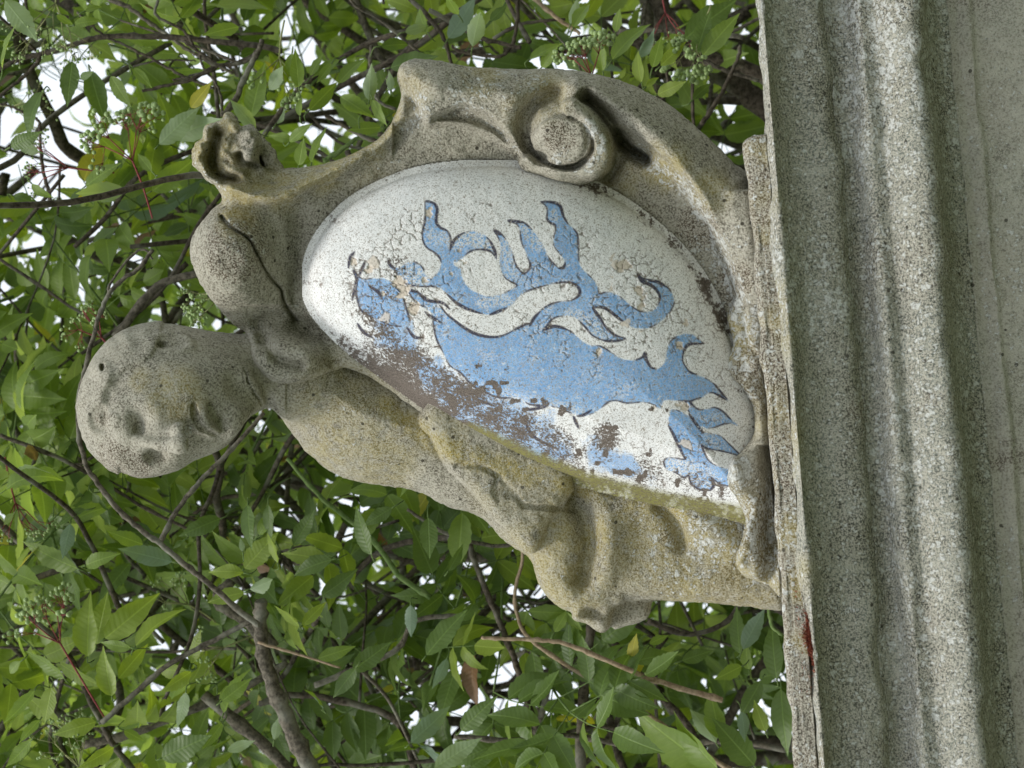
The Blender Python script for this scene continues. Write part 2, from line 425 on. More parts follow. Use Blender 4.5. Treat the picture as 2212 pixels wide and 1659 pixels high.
def vnoise(p, size, seed, oct=2):
    out = 0; amp = 1.0
    for o in range(oct):
        rng = np.random.default_rng(seed + o); L = rng.uniform(-1, 1, (32, 32, 32)).astype(np.float32)
        q = p / size * 2 ** o + 7.3; i = np.floor(q).astype(int); f = q - i; f = f * f * (3 - 2 * f); v = 0
        for a in (0, 1):
            for b in (0, 1):
                for c in (0, 1):
                    w = (f[:, 0] if a else 1 - f[:, 0]) * (f[:, 1] if b else 1 - f[:, 1]) * (f[:, 2] if c else 1 - f[:, 2])
                    v = v + w * L[(i[:, 0] + a) % 32, (i[:, 1] + b) % 32, (i[:, 2] + c) % 32]
        out = out + amp * v; amp *= .5
    return out
def weather(p, q, layers, mask=None):
    """push the carved surface in and out along its normals"""
    a, b, c, d = (p[q[:, k]] for k in range(4))
    n = np.cross(c - a, d - b); vn = np.zeros_like(p)
    for k in range(4): np.add.at(vn, q[:, k], n)
    vn /= np.linalg.norm(vn, axis=1)[:, None] + 1e-12
    t = 0
    for size, amp, seed in layers: t = t + vnoise(p, size, seed) * amp
    if mask is not None: t = t * mask
    return p + vn * t[:, None]

def blobs(p, lst):
    v = np.zeros(len(p))
    for x, y, r, a in lst:
        v = np.maximum(v, a * (1 - sstep(0.35 * r, 1.25 * r, np.hypot(p[:, 0] - x, p[:, 1] - y))))
    return v
def lines(p, lst):
    v = np.zeros(len(p))
    for P, r, a in lst:
        lo = np.min(P, 0) - 1.5 * r; hi = np.max(P, 0) + 1.5 * r
        m = ((p[:, :2] > lo) & (p[:, :2] < hi)).all(1)
        d = line_dist(p[m, 0], p[m, 1], P)
        v[m] = np.maximum(v[m], a * (1 - sstep(0.3 * r, 1.3 * r, d)))
    return v
YEL_B = [(1.3, 1.75, .12, .7), (2.35, 2.12, .12, .9), (2.2, 2.1, .1, .8), (2.75, 2.3, .2, .8), (1.9, .3, .1, .6), (2.15, .38, .12, .6), (2.8, .75, .1, .7), (.8, .55, .12, .9), (.95, .76, .11, .9), (1.1, .75, .1, .9), (1.27, .69, .09, .9), (1.45, .58, .08, .9), (.86, .62, .1, .8), (.87, .50, .08, .8), (.93, .87, .09, .9),
         (1.6, .36, .12, .45), (2.05, .42, .12, .35), (2.62, .66, .12, .85), (2.4, .6, .1, .4), (1.35, 1.6, .25, .5), (1.5, 1.8, .18, .6), (.69, 1.55, .13, .75), (.56, 1.5, .06, .6), (1.5, .75, .15, .3),
         (2.2, 2.25, .3, .75), (2.6, 2.1, .3, .75), (2.9, 2.2, .3, .8), (2.0, 1.9, .2, .35), (1.75, 1.7, .12, .5), (2.2, 2.0, .1, .5), (2.85, 1.35, .15, .8), (3.0, 1.6, .15, .5), (2.45, .7, .1, .5)]
YEL_L = [(dd((830, 880), (930, 950), (1050, 1000), (1200, 1040), (1400, 1090), (1600, 1125)), .06, 1.0), (dd((500, 400), (600, 415), (700, 375), (800, 315), (860, 250)), .04, .9)]
BRO_B = [(.47, 1.84, .12, .85), (.40, 1.65, .05, .5), (2.20, .54, .09, .75), (.92, 1.0, .14, .95), (.45, 1.80, .10, .6), (.50, 1.86, .13, .8), (.43, 1.78, .08, .6), (1.15, 1.35, .08, .4), (2.55, .85, .1, .5), (2.78, .9, .1, .7), (2.2, .55, .1, .35), (1.6, .6, .06, .4), (2.9, 1.1, .1, .7), (2.55, 2.2, .15, .4), (2.85, 2.3, .15, .5), (.9, .62, .04, .6), (.93, .98, .17, .75), (.5, 1.83, .10, .5), (.41, 1.66, .05, .4), (2.62, 2.12, .04, .9), (.8, 1.0, .08, .4), (2.75, .9, .14, .6), (2.85, 1.15, .1, .6), (3.0, 1.5, .2, .75), (3.05, 2.1, .2, .8),
         (1.0, 1.05, .1, .35), (1.62, .33, .08, .25), (2.1, .56, .12, .3), (2.7, 2.2, .12, .4), (2.5, 2.1, .1, .3), (.54, 1.66, .06, .25), (.60, 1.80, .05, .3)]
WHI_B = [(1.85, .36, .14, .6), (2.1, .33, .1, .5), (2.45, 2.1, .2, .45), (2.7, 2.2, .25, .6), (.62, 1.35, .1, .2), (1.5, .62, .15, .35), (.75, .8, .1, .55), (1.15, 1.2, .12, .3), (1.66, .42, .08, .75), (1.62, .5, .06, .7), (2.0, .32, .12, .5), (1.75, .55, .1, .3), (1.9, .4, .15, .35), (2.85, 2.05, .25, .8), (2.55, 1.95, .2, .5), (2.9, 1.86, .09, 1.1), (3.0, 1.4, .35, .7), (3.05, 2.1, .3, .85),
         (2.3, 2.25, .2, .3), (.95, .95, .15, .5), (.82, .72, .12, .5), (.74, 1.69, .03, .7), (2.2, .62, .06, .7), (1.0, 1.3, .08, .4), (2.8, 1.0, .2, .6), (1.3, 1.7, .3, .3), (2.0, 1.85, .2, .4)]
WHI_L = [([(2.32, .49), (2.37, .56), (2.36, .63), (2.28, .68)], .035, .8), (dd((1380, 330), (1480, 410), (1540, 500), (1580, 600), (1600, 700), (1610, 800)), .05, .9), (dd((930, 260), (1000, 240), (1090, 290), (1130, 345)), .02, .6)]
def stain(o, p, base=(0, 0, 0), seed=0):
    y = np.maximum(blobs(p, YEL_B), lines(p, YEL_L)); b = blobs(p, BRO_B); w = np.maximum(blobs(p, WHI_B), lines(p, WHI_L))
    set_attr(o, 'stain', np.stack([np.maximum(y, base[0]), np.maximum(b, base[1]), np.maximum(w, base[2])], 1))

# ------------------------------------------------------------------ ground and pedestal
gr = wobj('ground', [(-400, -400, 0), (400, -400, 0), (400, 400, 0), (-400, 400, 0)], [(0, 1, 2, 3)], M_GROUND, smooth=False); props(gr, kind='structure')

e_len = np.array([math.cos(YAW), math.sin(YAW), 0]); e_out = np.array([math.sin(YAW), -math.cos(YAW), 0]); zv = np.array([0, 0, 1.0])
LIP = W([(3.117, 1.512, 0.62)])[0]                 # middle of the cornice lip, its foremost line
def prof_z(px, setback):
    """height of a moulding line seen at photo x = px that lies `setback` (1000 px units) behind the lip"""
    a = W([(px, 1.512, 0.0)])[0]; r = a - CAM
    # point on the ray with (p - LIP) . e_out = -setback*S
    t = ((LIP - CAM) @ e_out - setback * S) / (r @ e_out)
    return (CAM + r * t)[2]
LIPZ = LIP[2]
prof = [(3.085, .075), (3.117, .0), (3.134, .004), (3.15, .03), (3.19, .075), (3.25, .105), (3.31, .115), (3.36, .14), (3.385, .185), (3.41, .215), (3.435, .225),
        (3.455, .215), (3.475, .185), (3.51, .150), (3.545, .16), (3.57, .165), (3.60, .145), (3.64, .120), (3.69, .105), (3.725, .105), (3.752, .125), (3.765, .17), (3.785, .25), (3.82, .31), (3.86, .335), (3.90, .345),
        (3.93, .335), (3.955, .33), (3.975, .345), (4.0, .35)]
pts = [(-s * S, prof_z(x, s)) for x, s in prof]
zc0 = pts[0][1]
# densify
pp = np.array(pts); pp = cr(pp, n=5)
ded = np.array([[pp[-1][0], z] for z in np.linspace(pp[-1][1] - 0.01, 0.0, 60)])
pp = np.vstack([pp, ded])
NL = 420
tl = np.linspace(-1.25, 1.05, NL)
ped = empty('pedestal', LIP * [1, 1, 0] - e_out * 0.45, 'tall weathered stone pedestal with moulded cornice carrying the statue', 'pedestal')
gfull = np.gradient(pp, axis=0); NRM = np.stack([-gfull[:, 1], gfull[:, 0]], 1); NRM /= np.linalg.norm(NRM, axis=1)[:, None] + 1e-9
if NRM[len(pp) // 2, 0] < 0: NRM = -NRM
def sweep(prof2, nr, name, depth_back, parent, mat, seed, amp=0.004):
    n = len(prof2)
    back = [(-depth_back, prof2[-1][1]), (-depth_back, prof2[0][1])]
    ring = np.vstack([prof2, back]); m = len(ring)
    q0 = np.stack([np.repeat(tl, m), np.tile(ring[:, 0], NL), np.tile(ring[:, 1], NL)], 1)
    off = (amp * vnoise(q0, 0.09, seed, 3) + amp * 0.55 * vnoise(q0, 0.022, seed + 9, 2)).reshape(NL, m); off[:, -2:] = 0
    # outward normal of the profile
    nrm = np.vstack([nr, [[0, 0], [0, 0]]])
    o2 = ring[None, :, 0] + off * nrm[None, :, 0]; z2 = ring[None, :, 1] + off * nrm[None, :, 1]
    base = LIP * [1, 1, 0]
    V = base + tl[:, None, None] * e_len + o2[:, :, None] * e_out + z2[:, :, None] * zv
    idx = np.arange(NL * m).reshape(NL, m)
    a = idx[:-1]; b = idx[1:]
    F = np.stack([a, np.roll(a, -1, 1), np.roll(b, -1, 1), b], -1).reshape(-1, 4)
    me_faces = F
    o = wobj(name, V.reshape(-1, 3), me_faces, mat, parent)
    import bmesh
    bm = bmesh.new(); bm.from_mesh(o.data); bm.verts.ensure_lookup_table()
    bm.faces.new([bm.verts[i] for i in idx[0]]); bm.faces.new([bm.verts[i] for i in idx[-1][::-1]])
    bmesh.ops.recalc_face_normals(bm, faces=bm.faces); bm.to_mesh(o.data); bm.free()
    return o, V.reshape(-1, 3)
split = int(np.argmin(abs(pp[:, 1] - prof_z(3.87, .338))))
sz0 = prof_z(3.385, .18); split0 = int(np.argmin(abs(pp[:, 1] - sz0)))
def ped_stain(o, V, seed, base):
    h = V[:, 2]; n = len(V)
    rng = np.random.default_rng(seed)
    t = (V - LIP) @ e_len
    def n1(size, sd):
        g = noise_grid((700,), (2.6 / size,), sd); return np.interp(t, np.linspace(-1.3, 1.3, 700), g)
    bm = 0.35 * np.clip(n1(.06, seed), 0, 1) * (1 - sstep(LIPZ - .09, LIPZ - .03, h) * .5) + base[1]
    y = np.clip(n1(.05, seed + 2), 0, 1) * .6 * sstep(LIPZ - .012, LIPZ, h) + base[0]
    w = base[2] + .25 * np.clip(n1(.1, seed + 5), -0.3, 1)
    set_attr(o, 'stain', np.stack([y, bm, w], 1))
for nm, a, b_, base in (('cornice', 0, split0 + 1, (.02, .22, .58)), ('torus_moulding', split0, split + 1, (.0, .10, .66)), ('shaft', split, len(pp), (.03, .22, .3))):
    o, V = sweep(pp[a:b_], NRM[a:b_], nm, 0.85, ped, M_SHAFT if nm == 'shaft' else M_PED, 11, 0.0042)
    ped_stain(o, V, 3 + a, base)

# ------------------------------------------------------------------ the statue
foot = W([(3.1, 1.6, -.1)])[0]
statue = empty('statue', foot, 'lichen covered stone carving of a youthful head and torso leaning on a painted scrolled shield', 'statue')

# --- plinth slab of the statue
def plinth():
    # right end seen at photo y = .52; left end far outside the picture
    front_set = 0.05
    ztop_f = prof_z(3.0, front_set); zb = zc0 - 0.004
    a = W([(2.99, .525, 0.0)])[0]; r = a - CAM
    t = ((LIP - CAM) @ e_out - front_set * S) / (r @ e_out); P = CAM + r * t
    tr = (P - LIP) @ e_len
    L0, L1 = -1.1, tr
    H = ztop_f - zb; Dp = 0.42; rd = 0.010
    prof2 = []
    for q in np.linspace(0, 1, 22): prof2.append((-front_set * S, zb + (H - rd) * q))
    for q in np.linspace(0, math.pi / 2, 7)[1:]: prof2.append((-front_set * S - rd * (1 - math.cos(q)), zb + H - rd + rd * math.sin(q)))
    for q in np.linspace(0, 1, 16)[1:]: prof2.append((-front_set * S - rd - (Dp - rd) * q, zb + H))
    prof2 += [(-front_set * S - Dp, zb)]
    prof2 = np.array(prof2); m = len(prof2); n = 460
    ts = np.concatenate([np.linspace(L0, L1 - rd, n - 8), L1 - rd + rd * np.sin(np.linspace(0, math.pi / 2, 9)[1:])])
    ins = np.concatenate([np.zeros(n - 8), rd * (1 - np.cos(np.linspace(0, math.pi / 2, 9)[1:]))])
    q0 = np.stack([np.repeat(ts, m), np.tile(prof2[:, 0], n), np.tile(prof2[:, 1], n)], 1)
    nz = (vnoise(q0, .07, 71, 2) * .003 + vnoise(q0, .018, 75, 2) * .0018).reshape(n, m)
    cx = np.array([-front_set * S - Dp / 2, zb + H / 2])
    dirn = prof2 - cx; dirn = dirn / np.linalg.norm(dirn, axis=1)[:, None]
    sgn = np.stack([np.sign(dirn[:, 0]), np.sign(dirn[:, 1])], 1)
    fr = np.zeros((m, 2)); fr[:22, 0] = 1; fr[22:28] = .7; fr[28:, 1] = 1; fr[0] = (0, 0)
    fr[-1] = 0
    off = nz - np.abs(noise_grid((n, 1), (30, 1), 5)) * 0.004 * (np.arange(m) > 15)[None, :] 
    o2 = prof2[None, :, 0] + off * fr[None, :, 0] - ins[:, None] * (np.arange(m) < 40)
    z2 = prof2[None, :, 1] + off * fr[None, :, 1] - ins[:, None] * (fr[None, :, 1] > .5)
    V = LIP * [1, 1, 0] + ts[:, None, None] * e_len + o2[:, :, None] * e_out + z2[:, :, None] * zv
    idx = np.arange(n * m).reshape(n, m); a_ = idx[:-1]; b_ = idx[1:]
    F = np.stack([a_, np.roll(a_, -1, 1), np.roll(b_, -1, 1), b_], -1).reshape(-1, 4)
    o = wobj('plinth', V.reshape(-1, 3), F, M_PLINTH, statue)
    import bmesh
    bm = bmesh.new(); bm.from_mesh(o.data); bm.verts.ensure_lookup_table()
    bm.faces.new([bm.verts[i] for i in idx[0]]); bm.faces.new([bm.verts[i] for i in idx[-1][::-1]])
    bmesh.ops.recalc_face_normals(bm, faces=bm.faces); bm.to_mesh(o.data); bm.free()
    t = np.repeat(ts, m); N = len(t)
    def n1(size, sd): return np.interp(t, np.linspace(-1.3, 1.3, 700), noise_grid((700,), (2.6 / size,), sd))
    g2 = vnoise(q0, .03, 31, 2); g3 = vnoise(q0, .05, 41, 2)
    set_attr(o, 'stain', np.stack([np.clip(g2 * .9 + .1, 0, .8), np.clip(.50 + .3 * g3, 0, .8), np.clip(.64 + .25 * n1(.12, 8), 0, 1)], 1))
    return L1
plinth()

# --- panel outline and surface
OVAL = cr(dd((668, 610), (675, 555), (700, 505), (745, 455), (800, 418), (880, 384), (960, 368), (1050, 362), (1130, 366), (1200, 380), (1270, 402), (1350, 446), (1420, 500), (1480, 560),
          (1530, 635), (1565, 715), (1600, 800), (1632, 880), (1640, 960), (1640, 1050), (1630, 1115), (1560, 1100), (1470, 1082), (1350, 1058), (1240, 1028), (1130, 985), (1030, 932), (930, 872), (840, 808), (760, 748), (700, 690), (675, 650)), closed=True, n=3)
AX, AY = 1180 * .0018228, 740 * .0018228
def plane_c(x, y):
    t = (x - AX) * -.34 + (y - AY) * .94
    return 0.04 - 0.15 * t - 0.30 * np.maximum(t - 0.22, 0)
def dome(x, y, d):
    """panel surface; d = signed distance to the oval"""
    t = np.clip((-d + .004) / 0.50, 0, 1)
    return plane_c(x, y) + 0.015 + 0.21 * np.sqrt(np.clip(1 - (1 - t) ** 2, 0, 1)) - 0.9 * np.maximum(d, 0)

def figure():
    v = Vol((.26, 3.14), (1.18, 2.54), (-.98, .42), 0.0052)
    u = np.array([-.972, .235, 0.0]); l = np.array([.235, .972, 0.0]); cc = np.array([0, 0, 1.0])
    ps = R(36); f = l * math.sin(ps) + cc * math.cos(ps); s_ = -l * math.cos(ps) + cc * math.sin(ps)
    f2 = f * math.cos(R(8)) - u * math.sin(R(8)); u2 = u * math.cos(R(8)) + f * math.sin(R(8))
    ax = (s_, u2, f2)
    H0 = np.array([.595, 1.572, -.16])
    v.ell(H0, (.285, .30, .36), ax, 0.0)                                   # skull
    v.ell(H0 - u2 * .13 + f2 * .07, (.235, .26, .27), ax, .10)             # face
    v.ell(H0 - u2 * .28 + f2 * .17, (.13, .11, .14), ax, .12)              # chin
    v.ell(H0 + u2 * .05 + f2 * .26, (.20, .13, .11), ax, .08)              # brow
    v.tube([(.80, 1.50, -.22), (1.15, 1.44, -.28)], [.185, .21], .07)      # neck
    # trim to the traced head outline
    HP = cr([(.302, 1.64), (.302, 1.585), (.323, 1.509), (.354, 1.437), (.395, 1.375), (.456, 1.319), (.533, 1.283), (.61, 1.265), (.687, 1.26), (.763, 1.273), (.84, 1.293), (.917, 1.307), (1.0, 1.30), (1.3, 1.2),
             (1.3, 1.7), (1.12, 1.66), (1.066, 1.611), (1.009, 1.631), (.968, 1.665), (.932, 1.719), (.892, 1.765), (.84, 1.792), (.779, 1.813), (.743, 1.833), (.712, 1.854), (.661, 1.870), (.584, 1.889), (.533, 1.898), (.487, 1.893),
             (.425, 1.872), (.374, 1.831), (.338, 1.775), (.313, 1.703)], closed=True, n=3)
    sl, X, Y, C = v.win((.26, 1.18, -.98), (1.12, 2.2, .42))
    d2 = poly_sdf(v.X2[sl[0], sl[1]], v.Y2[sl[0], sl[1]], HP)[:, :, None]
    v.f[sl] = -v.smin(-(v.f[sl] - 0.012), -d2 + 0 * C, .06)
    on = v.on
    # hair mass and curls
    HL = cr([(.62, 1.20), (.63, 1.32), (.59, 1.41), (.50, 1.455), (.452, 1.50), (.458, 1.54), (.425, 1.575), (.432, 1.61), (.468, 1.635), (.462, 1.69), (.425, 1.715), (.435, 1.76), (.46, 1.80), (.47, 1.85), (.46, 1.95), (.2, 2.1), (.1, 1.5), (.3, 1.1)], closed=True, n=4)
    dh = poly_sdf(v.X2[sl[0], sl[1]], v.Y2[sl[0], sl[1]], HL)
    st_ = np.sin((v.X2[sl[0], sl[1]] * .6 + v.Y2[sl[0], sl[1]] * .4 + .02 * np.sin(v.Y2[sl[0], sl[1]] * 40)) * 130)
    v.f[sl] -= ((.015 + .0022 * st_) * sstep(.006, -.012, dh))[:, :, None].astype(np.float32)
    hair = cH((350, 560), (420, 620), (470, 670), (470, 730), (420, 780), (410, 850), (470, 900))
    v.tube(on(hair, -.018), [.024] * len(hair), .035)
    v.tube(on(cH((500, 640), (495, 700), (450, 760), (435, 850)), .006), [.009] * 4, .03, sub=True)
    v.tube(on(cH((620, 1330), (560, 1260), (520, 1180), (500, 1090)), -.018), [.02, .026, .026, .02], .05)
    v.ell((*cH((395, 575))[0], v.surf(*cH((395, 575))[0])), (.010, .018, .04), None, .003, sub=True)
    t = np.linspace(.5, .5 + 2 * math.pi * 1.1, 18)
    curl = [(.397 + .043 * math.cos(a) * (1 - i * .035), 1.648 + .047 * math.sin(a) * (1 - i * .035)) for i, a in enumerate(t)]
    v.ell((.397, 1.648, v.surf(.397, 1.648) - .026), (.062, .066, .045), None, .045)
    v.tube(on(curl, .004), [.009] * 18, .024, sub=True)
    # eyes: worn hollows under a soft brow
    e1 = v.surf(.537, 1.667)
    v.ell((.540, 1.668, e1 + .012), (.046, .050, .050), None, .055, sub=True)
    v.ell((.545, 1.690, v.surf(.545, 1.690) + .004), (.020, .024, .020), None, .03, sub=True)
    v.tube(on([(.48, 1.60), (.478, 1.66), (.49, 1.72)], -.018), [.02, .026, .02], .06)
    # nose: narrow bridge that widens to the wings, flat underneath
    nb = v.surf(.62, 1.735)
    v.ell((.615, 1.800, v.surf(.612, 1.805) + .010), (.050, .036, .060), None, .035, sub=True)
    v.tube([(.545, 1.735, nb - .025), (.63, 1.752, nb + .030), (.700, 1.752, nb + .080)], [.020, .020, .036], .018)
    v.ell((.712, 1.746, nb + .080), (.036, .040, .040), None, .012)
    v.tube([(.60, 1.735, nb - .015), (.690, 1.705, nb + .020)], [.016, .034], .025)
    v.ell((.704, 1.694, v.surf(.704, 1.680) + .022), (.034, .034, .036), None, .012)
    v.ell((.744, 1.702, v.surf(.738, 1.702) + .004), (.020, .016, .04), None, .004, sub=True)
    v.ell((.752, 1.742, v.surf(.745, 1.740) + .004), (.016, .016, .04), None, .004, sub=True)
    v.ell((.63, 1.822, v.surf(.63, 1.815) - .014), (.03, .020, .02), None, .02)
    # chin and cheek, then the mouth
    v.ell((.905, 1.652, v.surf(.905, 1.652) - .045), (.055, .065, .06), None, .04)
    v.ell((.735, 1.56, v.surf(.735, 1.56) - .080), (.10, .10, .09), None, .08)                                      # cheek
    v.tube(on(cH((1120, 940), (1150, 1010), (1225, 1065)), -.010), [.022, .028, .022], .025)
    v.tube(on(cH((1165, 900), (1195, 985), (1260, 1050)), -.010), [.022, .034, .024], .025)
    v.tube(on(cH((1095, 870), (1104, 920), (1120, 980), (1155, 1040), (1210, 1083), (1280, 1110)), -.006), [.012, .017, .018, .018, .016, .009], .002, sub=True)
    v.tube(on(cH((1235, 880), (1262, 950), (1305, 1010)), .002), [.014, .024, .016], .03, sub=True)
    # ear
    v.tube(on([(.600, 1.345), (.625, 1.330), (.660, 1.322), (.71, 1.328), (.742, 1.350), (.745, 1.375), (.715, 1.388), (.67, 1.390)], -.008), [.010, .014, .017, .017, .018, .016, .012, .008], .02)
    v.ell((.640, 1.357, v.surf(.642, 1.362) + .006), (.026, .016, .045), None, .003, sub=True)
    v.ell((.690, 1.358, v.surf(.690, 1.358) + .006), (.032, .012, .016), None, .012, sub=True)
    # jaw line and neck crack
    v.tube(on(cH((1420, 660), (1470, 750), (1550, 820), (1620, 880)), .012), [.02, .03, .025, .015], .06, sub=True)
    v.tube(on(cH((1485, 590), (1510, 680), (1560, 780), (1630, 870)), -.002), [.006] * 4, .002, sub=True)
    # keep to the traced outline
    v.f[sl] = -v.smin(-(v.f[sl]), -(d2 - .008) + 0 * C, .03)
    # --- chest, belly, arm fold, drapery
    v.slab(cr([(1.06, 1.60), (1.13, 1.70), (1.19, 1.78), (1.27, 1.85), (1.36, 1.895), (1.46, 1.922), (1.56, 1.936), (1.66, 1.937), (1.78, 1.92), (1.9, 1.75), (1.8, 1.5), (1.3, 1.3), (1.05, 1.28), (1.0, 1.45), (1.02, 1.56)], closed=True, n=3),
           -.13 - .16 * (v.Y2 - 1.6) - .12 * (v.X2 - 1.4) ** 2, -.85, .40, .05)
    v.tube(on(cH((1600, 620), (1660, 760), (1700, 900)), .03), [.012] * 3, .03, sub=True)
    v.slab(cr([(1.6, 1.88), (1.66, 1.937), (1.766, 1.994), (1.833, 2.01), (1.884, 2.03), (1.935, 2.066), (1.987, 2.127), (2.069, 2.17), (2.20, 2.2), (2.2, 1.9), (1.9, 1.6), (1.6, 1.6)], closed=True, n=3), -.27, -.85, .16, .03)
    low = -.13 - .05 * (v.Y2 - 1.9) + .03 * np.sin((v.X2 - 2.2) * 5 + v.Y2 * 2) + .02 * fnoise(v.X2.shape, (2.9, 1.3), .3, 5, 2)
    dl = line_dist(v.X2, v.Y2, cr([(2.217, 1.90), (2.258, 1.963), (2.30, 2.04), (2.318, 2.143), (2.305, 2.22), (2.295, 2.28)])); low = low - .075 * np.exp(-(dl / .042) ** 2)
    dl = line_dist(v.X2, v.Y2, cr([(2.60, 1.99), (2.66, 2.06), (2.68, 2.14)])); low = low - .05 * np.exp(-(dl / .03) ** 2)
    dl = line_dist(v.X2, v.Y2, cr([(2.45, 1.98), (2.60, 1.95), (2.8, 2.08), (2.9, 2.16)])); low = low + .035 * np.exp(-(dl / .06) ** 2)
    dl = line_dist(v.X2, v.Y2, cr([(2.35, 1.95), (2.4, 2.1), (2.39, 2.25), (2.34, 2.36)])); low = low + .03 * np.exp(-(dl / .05) ** 2)
    v.slab(cr([(1.75, 1.60), (1.80, 1.80), (2.0, 2.08), (2.069, 2.168), (2.096, 2.20), (2.123, 2.296), (2.178, 2.37), (2.25, 2.405), (2.34, 2.385), (2.42, 2.368), (2.6, 2.362), (2.8, 2.372), (2.95, 2.385), (3.12, 2.36), (3.14, 1.9), (3.14, 1.5), (2.3, 1.5)], closed=True, n=3), low, -.85, .13, .04)
    v.slab(cr(cC((300, 480), (380, 620), (430, 720), (500, 850), (600, 960), (700, 1050), (850, 1250), (1000, 1400), (1110, 1500), (1200, 1500), (1300, 1300), (1500, 900), (1000, 500), (500, 200)), closed=True, n=3), -.05 - .14 * (v.Y2 - 1.8), -.6, .075, .008)
    v.tube(on(cC((580, 855), (640, 840), (740, 845), (830, 880), (900, 930), (1000, 1040), (1100, 1155), (1300, 1172), (1500, 1185)), .0), [.011] * 9, .006, sub=True)
    v.tube(on(cC((890, 960), (870, 1050), (905, 1110)), .0), [.010] * 3, .006, sub=True)
    v.ell((*cC((960, 1050))[0], v.surf(*cC((960, 1050))[0]) + .02), (.06, .03, .035), None, .03, sub=True)
    # small scroll behind the drapery
    v.slab(cr(dd((1225, 1270), (1236, 1315), (1240, 1338), (1265, 1345), (1298, 1366), (1318, 1352), (1322, 1315), (1345, 1300), (1345, 1270)), closed=True, n=3), -.20, -.5, .06, .02)
    v.slab(cr(dd((1310, 1280), (1322, 1352), (1350, 1352), (1395, 1335), (1408, 1295), (1400, 1270)), closed=True, n=3), -.36, -.6, .05, .02)
    v.ell((1282 * .0018228, 1325 * .0018228, -.18), (.062, .032, .08), None, .02, sub=True)
    p, q = v.mesh()
    p = weather(p, q, ((.07, .0035, 21), (.02, .0026, 27)), .35 + .65 * sstep(1.0, 1.3, p[:, 0]))
    o = wobj('figure', W(p), q, M_STONE, statue)
    stain(o, p, (.06, .04, .12)); return o
fig = figure()

